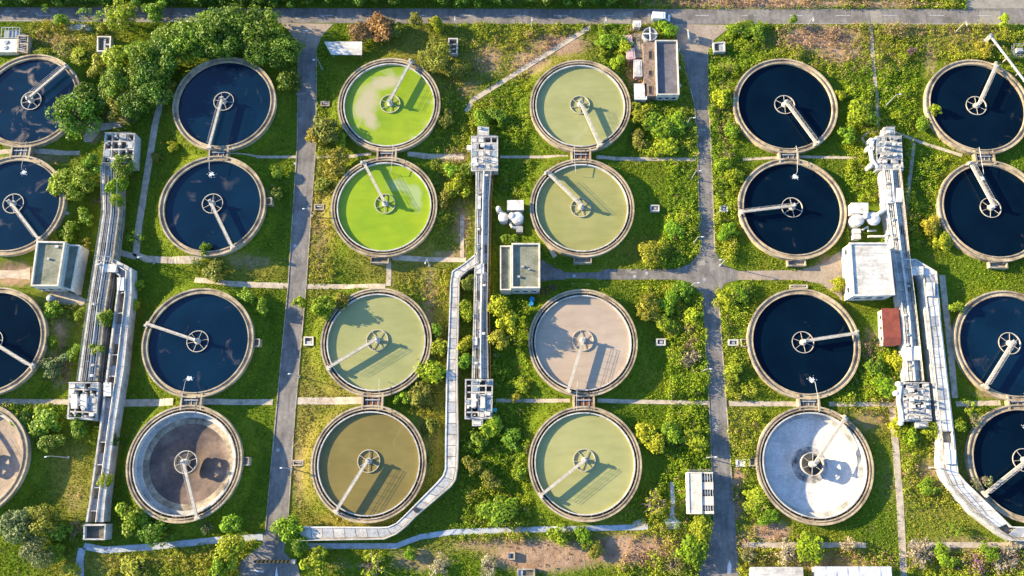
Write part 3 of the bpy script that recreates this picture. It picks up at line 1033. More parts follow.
def cells(t, quad, z, nx, ny, cover, seed, depth=1.2, wall='concrete_pale', mats=('galv', 'steel_blue', 'concrete_pale', 'white')):
    """open distribution chamber: outer walls, a grid of thinner walls, covers on some cells, gates and motors on top"""
    r = random.Random(seed)
    c = PW(quad, z)
    poly = [p for p in c]
    block(poly)
    part(MB().prism(inset(poly, .05), -.2, z - depth), 'chamber_floor', 'concrete_dark', t)
    inn = inset(poly, .32)
    n = len(poly)
    for i in range(n):
        j = (i + 1) % n
        part(MB().prism([poly[i], poly[j], inn[j], inn[i]], -.2, z), 'chamber_wall', wall, t)
    w, h = .16 / max(1, (c[1] - c[0]).length), .16 / max(1, (c[3] - c[0]).length)
    m0, m1 = .36 / (c[1] - c[0]).length, .36 / (c[3] - c[0]).length
    for i in range(1, nx):
        u = i / nx
        part(MB().prism([quad_at(c, u - w, m1), quad_at(c, u + w, m1), quad_at(c, u + w, 1 - m1), quad_at(c, u - w, 1 - m1)], z - depth, z - .06), 'divider', wall, t)
    for i in range(1, ny):
        v = i / ny
        for k in range(nx):
            a, b = (k / nx + (w if k else m0)), ((k + 1) / nx - (w if k < nx - 1 else m0))
            part(MB().prism([quad_at(c, a, v - h), quad_at(c, b, v - h), quad_at(c, b, v + h), quad_at(c, a, v + h)], z - depth, z - .08), 'divider', wall, t)
    for i in range(nx):
        for j in range(ny):
            u0, u1, v0, v1 = i / nx + 1.5 * w, (i + 1) / nx - 1.5 * w, j / ny + 1.5 * h, (j + 1) / ny - 1.5 * h
            u0, u1, v0, v1 = max(u0, m0), min(u1, 1 - m0), max(v0, m1), min(v1, 1 - m1)
            k = r.random()
            if k < cover:
                part(MB().prism([quad_at(c, u0, v0), quad_at(c, u1, v0), quad_at(c, u1, v1), quad_at(c, u0, v1)], z - .14, z - .02 + r.random() * .08), 'cover_panel', r.choice(mats), t)
            if r.random() < .62:
                q = quad_at(c, r.uniform(u0, u1), r.uniform(v0, v1))
                s = r.uniform(.35, .8)
                kind = r.choice(['gate', 'motor', 'box', 'post'])
                if kind == 'gate':
                    part(MB().box((q.x, q.y, z + .35), (s * 1.4, .12, .9)).tube([(q.x, q.y, z + .8), (q.x, q.y, z + 1.5)], .06, 6).tube([(q.x - .3, q.y, z + 1.2), (q.x + .3, q.y, z + 1.2)], .06, 6), 'sluice_gate', 'galv', t)
                elif kind == 'motor':
                    part(MB().tube([(q.x, q.y, z), (q.x, q.y, z + .8)], .28, 10).box((q.x, q.y, z + .9), (.5, .35, .25)), 'gate_motor', r.choice(['white', 'steel_blue', 'galv']), t)
                elif kind == 'box':
                    part(MB().box((q.x, q.y, z + s * .4), (s * 1.2, s, s * .8)).box((q.x, q.y, z + s * .84), (s * 1.3, s * 1.1, .07)), 'control_box', r.choice(['white', 'white', 'galv']), t)
                else:
                    part(MB().tube([(q.x, q.y, z - .5), (q.x, q.y, z + .7), (q.x + .3, q.y, z + .9)], .1, 7), 'vent_pipe', 'white', t)
    for i, j in ((0, 1), (2, 3)):
        part(rail_along(MB(), [inn[i].to_3d(), inn[j].to_3d()], z, 1.0, 1.5), 'handrail', 'galv', t)
    return c


def main_channel(label, LR, z, north, south, seed, panels, whites, mats, sink=0.0, pr=.26, rail='rust', fl='concrete_dark'):
    b = Band(LR, z)
    o = b.at(.5, .5)
    t = thing('settling_channel', label, 'channel', (o.x, o.y, 0), 'long distribution channels between tank columns')
    b.block(.05)
    part(b.lane(MB(), .02, .98, -.2, .9), 'floor', fl, t)
    part(b.lane(MB(), 0, .10, -.2, z), 'wall', 'concrete_pale', t)
    part(b.lane(MB(), .90, 1, -.2, z - .05), 'wall', 'concrete', t)
    part(b.lane(MB(), .52, .58, .9, z - .1), 'middle_wall', 'concrete_pale', t)
    part(MB().tube(b.line(.55, z + .22), pr, 8), 'main_pipe', 'white', t)
    part(rail_along(MB(), b.line(.045, z), z), 'handrail', 'galv', t)
    part(rail_along(MB(), b.line(1.12, .6), .05, 2.4, 3.0), 'walkway_rail', rail, t)
    for tt_, zz_, rr_s in ((.18, .12, .07), (.30, .05, .05), (.40, .15, .06), (.68, .1, .07), (.80, .04, .05)):
        part(MB().tube(b.line(tt_, z + zz_), rr_s, 6), 'side_pipe', 'galv' if rr_s < .07 else 'white', t)
    part(rail_along(MB(), b.line(.95, z), z), 'handrail', 'galv', t)
    r = random.Random(seed)
    n = int(b.len / 2.3)
    for k in range(n):
        u0, u1 = k / n + .0015, (k + 1) / n - .0015
        for t0, t1 in ((.105, .515), (.585, .895)):
            if r.random() < panels:
                part(b.lane(MB(), t0, t1, z - .42 - sink, z - .34 - sink + r.random() * .12, u0, u1), 'cover_panel', r.choice(mats), t)
        if k % 2 == 0:
            part(b.lane(MB(), .105, .895, z - .30 - sink * .5, z - .12 - sink * .5, u0, u0 + .22 / b.len), 'cross_beam', 'galv', t)
        if r.random() < .28:
            q = b.at((u0 + u1) / 2, r.choice([.25, .38, .72]))
            part(MB().box((q.x, q.y, z + .1), (.7, .5, .9)).tube([(q.x, q.y, z + .5), (q.x, q.y, z + 1.0)], .08, 6), 'gate_actuator', r.choice(['galv', 'white', 'steel_blue']), t)
    for (x0, y0, x1, y1) in whites:
        pc = PW([(x0, y0), (x1, y0), (x1, y1), (x0, y1)], z + .5)
        part(MB().prism(pc, z - .3, z + .5), 'cabinet', 'white', t)
    for qd, nx_, ny_, cv, sd_ in north + south:
        cells(t, qd, z + .1, nx_, ny_, cv, sd_)
    return t, b


TZ = 2.5
gl = ('galv', 'concrete_pale', 'white', 'steel_blue')
bl = ('steel_blue', 'steel_blue', 'galv', 'concrete_pale')
t2, b2 = main_channel('long pale channel with white centre pipe, left of the mossy roofed building',
                      [(475.6, 171.5, 491.5, 171.5), (475.5, 200, 489.7, 200), (474.6, 255, 488.8, 255), (473.4, 312, 487.8, 312), (471.6, 378.5, 488.6, 378.5)], TZ,
                      [([(471, 136), (498, 136), (498, 171), (471, 171)], 4, 5, .75, 3), ([(477.5, 127), (489, 127), (489, 135.7), (477.5, 135.7)], 1, 1, 1.0, 4)],
                      [([(465, 379), (493, 379), (492, 419), (464.5, 419)], 4, 6, .5, 5), ([(472, 419.3), (483, 419.3), (483, 426), (472, 426)], 1, 1, 1.0, 6)],
                      11, .72, [(476.5, 196, 480.8, 209), (476, 263.5, 484, 273.5), (472.8, 337, 477.3, 345), (471, 394, 476, 408), (480.3, 394, 485, 408)], gl)
t3, b3 = main_channel('long white channel right of the white flat roofed building',
                      [(881, 170, 899.5, 170), (883, 195, 902.3, 195), (891.5, 252, 908, 252), (901, 318, 916, 318), (905, 381, 922.5, 381)], TZ,
                      [([(876, 136), (901.5, 136), (903.5, 170), (876.5, 170)], 5, 6, .8, 13), ([(884, 127), (895, 127), (895, 135.7), (884, 135.7)], 1, 1, 1.0, 14)],
                      [([(902, 382), (929, 382), (932, 421), (903, 421)], 5, 6, .75, 15), ([(916, 421.4), (928, 421.4), (928, 428), (916, 428)], 1, 1, 1.0, 16)],
                      21, .85, [(885, 189, 894, 203), (896.5, 188, 902, 202), (905.5, 347, 912.5, 361), (914.5, 346, 921, 360)], ('white', 'white', 'galv', 'concrete_pale'))
t1, b1 = main_channel('long shaded channel right of the annexed building at the left',
                      [(101.5, 166, 120, 166), (103, 212, 119, 212), (96.5, 254, 114, 254), (89, 302, 106, 302), (80, 367, 99, 367), (78, 381, 97.5, 381)], 3.3,
                      [([(105, 133), (135, 133), (133, 165.5), (102, 165.5)], 4, 4, .25, 23)],
                      [([(69, 382), (98.5, 382), (96.5, 420), (67, 419)], 4, 5, .55, 25)],
                      31, .7, [(71, 394, 77, 408.5), (80.5, 394, 86.5, 408.5)], bl, .7, .11, 'galv', 'steel_blue')


def flume(label, LR, z, seed, fill, mats, outer='L', walk=True, whites=(), end=None, sink=0.0):
    b = Band(LR, z)
    o = b.at(.5, .5)
    t = thing('concrete_flume', label, 'flume', (o.x, o.y, 0), 'narrow side flumes')
    b.block(.04)
    part(b.lane(MB(), .02, .98, -.2, 1.5), 'floor', 'concrete', t)
    part(b.lane(MB(), 0, .11, -.2, z), 'wall', 'white' if outer == 'L' else 'concrete_pale', t)
    part(b.lane(MB(), .89 if outer != 'M' else .66, 1, -.2, z), 'wall', 'white' if outer == 'R' else 'concrete_pale', t)
    if outer == 'M':
        part(MB().tube(b.line(.6, z + .15), .13, 8), 'pipe', 'white', t)
    wl = (.80, .83) if outer == 'L' else (.26, .29)
    if outer == 'M':
        wl = (.56, .64)
    part(b.lane(MB(), wl[0], wl[1], 1.5, z - .1), 'middle_wall', 'concrete', t)
    chan = (.115, .795) if outer == 'L' else (.295, .885)
    walkl = (.835, .885) if outer == 'L' else (.115, .255)
    if outer == 'M':
        chan = (.115, .55)
        walkl = (.642, .658)
    part(b.lane(MB(), walkl[0], walkl[1], 1.5, z - .12), 'walkway', 'concrete_tan' if walk else 'channel', t)
    r = random.Random(seed)
    n = int(b.len / 2.4)
    for k in range(n):
        u0, u1 = k / n + .0006, (k + 1) / n - .0006
        if r.random() < fill:
            part(b.lane(MB(), chan[0], chan[1], z - .26 - sink, z - .16 - sink + r.random() * .06, u0, u1), 'cover_panel', r.choice(mats), t)
        elif k % 2:
            part(b.lane(MB(), chan[0], chan[1], z - .28, z - .1, u0, u0 + .2 / b.len), 'cross_beam', 'concrete_pale', t)
    part(rail_along(MB(), b.line(.05 if outer == 'R' else .97, z), z), 'handrail', 'galv', t)
    for (x0, y0, x1, y1) in whites:
        pc = PW([(x0, y0), (x1, y0), (x1, y1), (x0, y1)], z + .4)
        part(MB().prism(pc, z - .3, z + .4), 'cabinet', 'white', t)
    if end:
        cells(t, end, z + .05, 1, 1, 0, seed + 3, .9)
    return t, b


flume('pale flume curving round the olive brown tank to the bottom path',
      [(477, 252.5, 479, 264), (463, 264, 468, 270), (452, 271, 460.5, 277), (450, 284, 459.5, 284), (448.5, 330, 458.5, 330), (446, 380, 457.5, 380), (445, 440, 458.5, 440), (444.8, 469, 457.8, 468), (442.5, 475.5, 455.5, 480), (437, 482, 451, 486.5),
       (403, 516.5, 415, 517), (396, 523, 406, 526.5), (388, 526.6, 396, 534.5), (380, 527, 384, 539.5), (300, 526.5, 300, 541)], TZ, 41, 1.0, ('concrete_pale', 'concrete_pale', 'concrete_pale', 'galv'), 'L', True)
flume('white flume passing the tank at the lower right corner',
      [(903, 268, 903, 258.5), (914, 269, 916, 259), (921.5, 280, 937, 271.5), (926, 322, 941, 320), (933, 384, 948.5, 384), (939, 440, 955, 440), (940.5, 468, 958.5, 473), (947, 484, 966, 482), (971, 512, 996, 511), (1000, 534, 1012, 526.5), (1012, 541, 1024, 526.8), (1045, 542, 1045, 527)],
      TZ, 51, .97, ('white', 'concrete_pale', 'galv', 'white'), 'R', True, ((912, 266.5, 923.5, 275), (927.5, 282.5, 935, 296), (946, 450, 956, 464)))
flume('narrow flume ending above the pale bottom left path',
      [(98, 267, 97, 256.5), (108, 267, 111, 257.5), (119, 276, 131.5, 268), (116, 297, 131.5, 295), (107, 367, 124, 367), (99, 430, 114, 430), (89, 502, 105, 502), (85.5, 522, 103.5, 522)], 3.0, 61, .6, ('steel_blue', 'galv', 'concrete'), 'M', True,
      ((100, 262, 104.5, 272.5), (104.5, 264, 117, 272), (103.5, 382.5, 111, 396), (117, 277.5, 124, 290.5)), [(83.5, 524), (106, 524), (105, 540), (83, 540)], .7)


# ------------------------------------------------------------------ buildings
def wall_item(t, a, b, s, z0, w, h, kind='window', mat_f='white', mat_p='glass'):
    """window or door on the wall from a to b (outside on the right when walking a to b), s = share along it"""
    a, b = Vector((a[0], a[1], 0)), Vector((b[0], b[1], 0))
    d = (b - a).normalized()
    n = Vector((d.y, -d.x, 0))
    c = lerp(a, b, s)
    rz = math.atan2(d.y, d.x)
    q = c + n * .03
    f = part(MB().box((q.x, q.y, z0 + h / 2), (w, .12, h), rz), kind, mat_f, t)
    q = c + n * .075
    part(MB().box((q.x, q.y, z0 + h / 2), (w - .16, .06, h - .16), rz), 'pane' if kind == 'window' else 'leaf', mat_p, f)
    if kind == 'window':
        q = c + n * .12
        part(MB().box((q.x, q.y, z0 - .05), (w + .2, .26, .08), rz), 'sill', mat_f, f)
    else:
        q = c + n * .14 + d * (w * .32)
        part(MB().box((q.x, q.y, z0 + h * .48), (.12, .08, .12), rz), 'handle', 'galv', f)


def ccw(poly):
    n = len(poly)
    a = sum(poly[i][0] * poly[(i + 1) % n][1] - poly[(i + 1) % n][0] * poly[i][1] for i in range(n))
    return poly if a > 0 else poly[::-1]


def block_of(t, roofpx, h, wall, roof, par=.5, thick=.3, z0=-.2, lip=.0):
    poly = ccw([Vector(p).xy for p in PW(roofpx, h)])
    n = len(poly)
    part(MB().prism(poly, z0, h - par), 'wall', wall, t)
    inn = inset(poly, thick)
    rf = part(MB().prism(inset(poly, thick + .004), h - par - .1, h - par + .06), 'roof', roof, t)
    if par > .05:
        out = inset(poly, -lip - .02)
        for i in range(n):
            j = (i + 1) % n
            part(MB().prism([out[i], out[j], inn[j], inn[i]], h - par, h), 'parapet', wall, rf)
    block(poly)
    return poly, rf


def ctr(px, z=0):
    c = PW(px, z)
    v = sum(c, Vector()) / len(c)
    return (v.x, v.y, 0)


def roof_bits(rf, px, z, n, seed, mat='galv'):
    r = random.Random(seed)
    c = PW(px, z)
    for k in range(n):
        q = quad_at(c, r.uniform(.25, .85), r.uniform(.12, .88))
        s = r.uniform(.4, .9)
        part(MB().box((q.x, q.y, z + .18), (s, s * .8, .36)).box((q.x, q.y, z + .4), (s * 1.15, s * .95, .06)), 'roof_vent', mat, rf)


# mossy roofed building in the middle
px = [(511.5, 243), (540, 243), (540, 288), (511.5, 288)]
t = thing('pump_house', 'flat roofed pump house with mossy roof and cream parapets in the centre', 'building', ctr(px))
poly, rf = block_of(t, px, 5.6, 'cream', 'roof_moss', .6, .35)
for k in range(3):
    wall_item(t, poly[0], poly[1], .2 + .3 * k, 2.0, 1.3, 1.3)
wall_item(t, poly[0], poly[1], .93, .1, .9, 2.1, 'door', 'cream', 'steel_blue')
for k in range(4):
    wall_item(t, poly[1], poly[2], .15 + .23 * k, 2.0, 1.3, 1.3)
roof_bits(rf, px, 5.06, 3, 3)
px2 = [(500, 245.5), (511.2, 245.5), (511.2, 290), (500, 290)]
q = PW(px2, 4.6)
ex = ccw([Vector((p.x, p.y)) for p in q])
xm = min(p.x for p in poly)
ex = [Vector((min(p.x, xm - .01), p.y)) for p in ex]
an = part(MB().prism(ex, -.2, 4.0), 'annex', 'cream', t)
part(MB().prism(inset(ex, .3), 3.95, 4.05), 'annex_roof', 'roof_moss', an)
inn = inset(ex, .28)
for i in range(4):
    j = (i + 1) % 4
    part(MB().prism([ex[i], ex[j], inn[j], inn[i]], 4.0, 4.6), 'parapet', 'cream', an)
block(ex)

# annexed building at the left
px = [(36.5, 241), (65, 241.5), (58, 286), (30.5, 286)]
t = thing('pump_house', 'flat roofed building with lower annex beside the shaded left channel', 'building', ctr(px))
poly, rf = block_of(t, px, 5.4, 'cream', 'roof_moss', .6, .35)
for k in range(3):
    wall_item(t, poly[0], poly[1], .2 + .3 * k, 2.0, 1.2, 1.2)
roof_bits(rf, px, 4.86, 2, 9)
px2 = [(65.3, 243), (80, 245), (71.5, 291), (58.3, 287)]
q = [P(x, y, 4.3) for x, y in px2]
ex = ccw([Vector((p.x, p.y)) for p in q])
# keep the annex clear of the main block
ex = ccw([Vector((poly[2].x + .02, poly[2].y - .3)), Vector((poly[1].x + .02, poly[1].y + .1)), Vector((q[2].x, q[2].y)), Vector((q[1].x, q[1].y))])
an = part(MB().prism(ex, -.2, 3.6), 'annex', 'cream', t)
part(MB().prism(inset(ex, .34), 3.55, 3.66), 'annex_roof', 'roof_moss', an)
inn = inset(ex, .32)
for i in range(4):
    j = (i + 1) % 4
    part(MB().prism([ex[i], ex[j], inn[j], inn[i]], 3.6, 4.3), 'parapet', 'cream', an)
for k in range(4):
    wall_item(t, ex[1], ex[2], .15 + .23 * k, 1.5, 1.2, 1.1)
block(ex)

# white flat roofed building at the right
px = [(850, 243), (889, 243), (894.5, 294.5), (853.5, 295.5)]
t = thing('blower_house', 'large white flat roofed building at the end of the right side road', 'building', ctr(px))
poly, rf = block_of(t, px, 5.3, 'white', 'roof_white', .35, .3, lip=.12)
for k in range(3):
    wall_item(t, poly[0], poly[1], .2 + .28 * k, 2.2, 1.5, 1.3)
wall_item(t, poly[3], poly[0], .5, .05, 3.0, 3.2, 'door', 'white', 'steel_blue')
for k in (.12, .85):
    wall_item(t, poly[3], poly[0], k, 2.2, 1.4, 1.3)
c = PW(px, 5.05)
for k in range(1, 5):
    a, b = quad_at(c, .015, k / 5), quad_at(c, .985, k / 5)
    part(MB().tube([(a.x, a.y, 5.03), (b.x, b.y, 5.03)], .05, 4), 'roof_seam', 'white', rf)

# small red roofed shed
px = [(882, 308), (899.3, 308), (901.5, 345), (883.5, 346)]
c = PW(px, 2.9)
t = thing('red_roof_shed', 'small shed with rust red roof beside the long white channel', 'shed', ctr(px))
w = inset(ccw([p.xy for p in c]), .25)
part(MB().prism(w, -.2, 2.55), 'wall', 'white', t)
m = MB()
a, b, d, e = c
ra, rb = lerp(a, e, .1), lerp(b, d, .1)
sa, sb = lerp(a, e, .78), lerp(b, d, .78)
for q, zz in ((a, 2.6), (b, 2.6), (sb, 2.98), (sa, 2.98), (d, 2.62), (e, 2.62)):
    m.v.append((q.x, q.y, zz))
for q, zz in ((a, 2.48), (b, 2.48), (sb, 2.86), (sa, 2.86), (d, 2.5), (e, 2.5)):
    m.v.append((q.x, q.y, zz))
m.f += [(0, 3, 2, 1), (3, 5, 4, 2), (6, 7, 8, 9), (9, 8, 10, 11), (0, 1, 7, 6), (5, 11, 10, 4), (0, 6, 9, 3), (3, 9, 11, 5), (1, 2, 8, 7), (2, 4, 10, 8)]
m.f = [f[::-1] for f in m.f]
part(m, 'roof', 'roof_red', t)
w = ccw(w)
for k in (.2, .5, .8):
    wall_item(t, w[3], w[0], k, 1.1, 1.0, 1.0)
wall_item(t, w[0], w[1], .5, .05, .9, 2.0, 'door', 'white', 'brick')
block(w)

# grey roofed hall at the top
px = [(655.5, 40), (677.5, 40), (679.5, 94.5), (657, 94.5)]
t = thing('workshop_hall', 'long hall with dark grey flat roof and white parapet near the top road', 'building', ctr(px))
poly, rf = block_of(t, px, 3.3, 'cream', 'roof_grey', .7, .24)
for k in range(3):
    wall_item(t, poly[0], poly[1], .2 + .3 * k, 1.0, 1.1, 1.0)
for k in range(6):
    wall_item(t, poly[1], poly[2], .1 + .16 * k, 1.0, 1.2, 1.0)
c = PW(px, 2.6)
for k in range(1, 3):
    a, b = quad_at(c, .03, k / 3), quad_at(c, .97, k / 3)
    part(MB().tube([(a.x, a.y, 2.57), (b.x, b.y, 2.57)], .05, 4), 'roof_seam', 'roof_grey', rf)
r = random.Random(5)
for k in range(9):
    a = quad_at(c, 1.02, .06 + k * .11)
    part(MB().box((a.x + .22, a.y, 2.3), (.4, .6, .5)), 'wall_unit', 'cream', t) if k % 3 == 1 else None
# terrace at its west side with three roof openings, their dark insides painted on
qd = [(643, 42), (655.3, 42), (656.5, 96), (644.5, 96)]
q = ccw([p.xy for p in PW(qd, 2.4)])
xm = [min(p.x, max(poly[0].x, poly[3].x) - .05) for p in q]
part(MB().prism(q[:1] + [Vector((poly[0].x - .02, q[1].y)), Vector((poly[3].x - .02, q[2].y))] + q[3:], -.2, 2.4), 'terrace', 'brick', t)
for yy, hh in ((55, 9), (73, 6), (90, 9)):
    pq = PW([(648, yy - hh / 2), (652.5, yy - hh / 2), (652.5, yy + hh / 2), (648, yy + hh / 2)], 2.45)
    hb = part(MB().prism(pq, 2.38, 2.5), 'hatch', 'brick', t)
    part(MB().prism(inset(pq, .2), 2.45, 2.53), 'hatch_shade', 'dark', hb)  # near-black sheet painted as the shade inside the opening
block(PW(qd))

# clutter along the west side of the hall
def crate(name, label, cat, px, h, mat, top=None, group=None):
    t = thing(name, label, cat, ctr(px, h), group)
    c = ccw([p.xy for p in PW(px, h)])
    part(MB().prism(c, 0, h - .15), 'body', mat, t)
    part(MB().prism(inset(c, -.12), h - .148, h), 'lid', top or mat, t)
    part(MB().prism(inset(c, .35), h, h + .06), 'lid_rib', top or mat, t)
    block(c)
    return t


crate('storage_container', 'white container at the south end of the clutter beside the hall', 'container', [(634.5, 84), (646, 84), (646.5, 99), (635, 99)], 2.4, 'white')
crate('storage_container', 'pale container above the white one beside the hall terrace', 'container', [(634, 60), (641.5, 60), (642, 76), (634.5, 76)], 2.2, 'pink', 'concrete_pale')
crate('covered_pallet', 'pink tarpaulin stack furthest up the hall clutter', 'pallet', [(623.5, 36), (631, 35), (632.5, 45), (626, 47)], 1.6, 'pink', None, 'pink tarpaulin stacks')
crate('covered_pallet', 'pink tarpaulin stack nearest the pale green tank', 'pallet', [(626, 49), (634, 48), (635, 58), (628, 59)], 1.7, 'pink', None, 'pink tarpaulin stacks')
crate('hopper_base', 'grey equipment plinth between the pink stacks and hall', 'plinth', [(634, 34), (641, 34), (642, 57), (635, 57)], 1.2, 'galv', 'concrete')
crate('cable_cabinet', 'white cabinet at the road end of the hall clutter', 'cabinet', [(633.5, 21), (640.5, 21), (640.5, 26.5), (634, 26.5)], 1.9, 'white')
# open topped round vessel north of the hall
c = P(650, 34, 2.6)
t = thing('mixing_vessel', 'open topped round grey vessel at the road end of the hall', 'vessel', (c.x, c.y, 0))
link('shell', MB().lathe([(1.9, 0), (1.9, 2.6), (1.65, 2.6), (1.65, 1.4), (0, 1.3)], 28).mesh('shell', 'galv'), t)
link('stirrer', MB().box((0, 0, 2.7), (3.9, .3, .25)).box((0, 0, 2.7), (.3, 3.9, .2)).tube([(0, 0, 1.3), (0, 0, 3.4)], .2, 8).mesh('stirrer', 'white'), t)
block_disc(c, 2)

# white block with three barred bays at the lower right road
px = [(688, 472), (701.5, 472), (702.3, 514), (689, 514)]
t = thing('switch_house', 'small white block with three dark barred bays beside the lower right road', 'building', ctr(px))
poly, rf = block_of(t, px, 3.2, 'cream', 'cream', .18, .2)
c = PW([(701.6, 472), (713, 472), (714, 514), (702.4, 514)], 3.0)
bays = [(.0, .04, 'w'), (.04, .24, 'o'), (.24, .42, 'w'), (.42, .58, 'o'), (.58, .80, 'w'), (.80, .93, 'o'), (.93, 1, 'w')]
for v0, v1, k in bays:
    qd = [quad_at(c, .04, v0), quad_at(c, 1, v0), quad_at(c, 1, v1), quad_at(c, .04, v1)]
    if k == 'w':
        part(MB().prism(qd, -.2, 3.0), 'bay_wall', 'cream', t)
    else:
        part(MB().prism(qd, -.2, 1.3), 'bay_floor', 'concrete_dark', t)
        tr = quad_at(c, .5, (v0 + v1) / 2)
        tf = part(MB().box((tr.x, tr.y, 1.9), (1.5, (c[0] - c[3]).length * (v1 - v0) * .55, 1.1)), 'transformer', 'galv', t)
        part(MB().tube([(tr.x - .5, tr.y, 2.4), (tr.x - .5, tr.y, 2.8)], .12, 6).tube([(tr.x + .4, tr.y, 2.4), (tr.x + .4, tr.y, 2.8)], .12, 6), 'insulator', 'white', tf)
        for i in range(5):
            a, b = quad_at(c, .06 + i * .22, v0), quad_at(c, .06 + i * .22, v1)
            part(MB().box(((a.x + b.x) / 2, (a.y + b.y) / 2, 2.94), (.08, (a - b).length - .02, .08)), 'bar', 'white', t)
block(c)
a, b = P(690, 470, 3), P(712, 470, 3)
part(rail_along(MB(), [(a.x, a.y, 0), (b.x, b.y, 0)], 0, 3.2, 1.0), 'fence_rail', 'galv', t)

# two sheds cut by the bottom edge
px = [(751, 567), (803, 567), (804.5, 600), (751, 600)]
t = thing('storage_shed', 'white roofed shed cut by the bottom edge', 'shed', ctr(px))
c = PW(px, 2.8)
part(MB().prism(inset(c, .3), -.2, 2.6), 'wall', 'cream', t)
part(MB().prism(c, 2.6, 2.8), 'roof', 'roof_white', t)
block(c)
px = [(815, 566.5), (891.5, 566.5), (894, 600), (815, 600)]
t = thing('storage_shed', 'grey corrugated shed roof cut by the bottom edge', 'shed', ctr(px))
c = PW(px, 2.8)
part(MB().prism(inset(c, .3), -.2, 2.6), 'wall', 'cream', t)
n = 14
for k in range(n):
    qd = [quad_at(c, k / n + .001, 0), quad_at(c, (k + 1) / n - .001, 0), quad_at(c, (k + 1) / n - .001, 1), quad_at(c, k / n + .001, 1)]
    part(MB().prism(qd, 2.6, 2.78 + .03 * (k % 2)), 'roof_sheet', 'corrugated', t)
block(c)

# white slab roof beside the left road
px = [(324, 41.5), (362, 41.5), (362, 55), (331, 54.5)]
t = thing('bicycle_shelter', 'white flat shelter roof beside the top of the left road', 'shelter', ctr(px))
c = PW(px, 2.2)
part(MB().prism(c, 2.05, 2.2), 'roof', 'roof_white', t)
for q in inset(c, .5):
    part(MB().tube([(q.x, q.y, 0), (q.x, q.y, 2.05)], .09, 8), 'post', 'galv', t)
block(c)

# ------------------------------------------------------------------ pits, hatches and boxes
def pit(label, px, h, holes=((.2, .2, .8, .8),), wall='concrete_pale', name='inspection_pit', lid=None):
    t = thing(name, label, 'pit', ctr(px, h), 'inspection pits')
    c = PW(px, h)
    block(c)
    part(MB().prism(inset(c, .05), -.1, h * .55), 'base', 'concrete_dark', t)
    inn = inset(c, .32)
    cc = [Vector((p.x, p.y)) for p in c]
    for i in range(4):
        j = (i + 1) % 4
        part(MB().prism([cc[i], cc[j], inn[j], inn[i]], -.1, h), 'rim_wall', wall, t)
    i3 = [Vector((p.x, p.y, h)) for p in inset(c, .30)]
    for u0, v0, u1, v1 in holes:
        qd = [quad_at(i3, u0, v0), quad_at(i3, u1, v0), quad_at(i3, u1, v1), quad_at(i3, u0, v1)]
        part(MB().prism(qd, h * .5, h * .8), 'hatch', lid or 'galv', t)


def sq(x, y, w, h):
    return [(x - w / 2, y - h / 2), (x + w / 2, y - h / 2), (x + w / 2, y + h / 2), (x - w / 2, y + h / 2)]


pit('white walled pit with two openings left of the grove', [(97, 36), (111, 36), (110.3, 51.5), (96.7, 51.5)], 1.4, ((.45, .1, .6, .9), (.62, .45, 1, .55)), 'white')
pit('pale framed pit above the dirt path at the top', [(448, 38), (458, 38), (457.5, 54), (448.6, 54)], 1.5, ((.0, .3, 1, .36), (.0, .64, 1, .7)), 'concrete_pale')
pit('small concrete pit in the lawn right of the olive green tank', sq(655, 208, 9, 6.5), .9, ((.25, .2, .75, .8),))
pit('small concrete pit in the lawn right of the beige tank', sq(661, 342, 9.5, 7), .9, ((.25, .2, .75, .8),))
pit('small concrete pit between right road and the dark tank with right pointing bridge', sq(733.5, 342.5, 10, 6.5), .9, ((.25, .2, .75, .8),))
pit('white pit cover beside the right road above the barred block', sq(741, 463, 9, 7.5), .7, ((.02, .02, .98, .45), (.02, .55, .98, .98)), 'white', lid='white')
pit('low brown pit between the left road and the lower lime green tank', sq(319, 207, 10, 6), .6, ((.1, .1, .9, .4),), 'concrete')
pit('low pit between the left road and the sage green tank', sq(308.5, 341, 10, 9), .8, ((.1, .5, .9, 1),), 'cream')
pit('low pit between the left road and the olive brown tank', sq(298, 463, 11, 6), .5, ((.1, .1, .9, .4),), 'concrete')
pit('pit at the corner of the right road and the top road', [(713, 42.5), (725, 41.5), (725.5, 51.5), (714, 52)], 1.2, ((.5, .0, 1, 1),), 'concrete_pale')
pit('small pit between the right road and the dark tank with left pointing bridge', sq(724, 208.5, 8, 6), .8, ((.2, .2, .8, .8),))
pit('brown pit left of the upper lime green tank', sq(325, 103.5, 9, 5), .6, ((.1, .1, .9, .5),), 'concrete')
pit('dark pit at the bottom edge under the bare soil', sq(526, 573, 18, 9), .9, ((.0, .0, .3, 1),), 'concrete')
pit('grey pit on the right of the bottom path in dark shade', sq(511, 556, 8, 8), .8, ((.0, .0, .4, 1),), 'concrete')
pit('open drain box under the mossy roofed building beside the cross road', sq(581, 285.5, 18, 4), .5, ((.1, .1, .9, .5),), 'concrete')
pit('open drain box under the side road left of the white building', sq(799, 286.5, 18, 4), .5, ((.1, .1, .9, .5),), 'concrete')

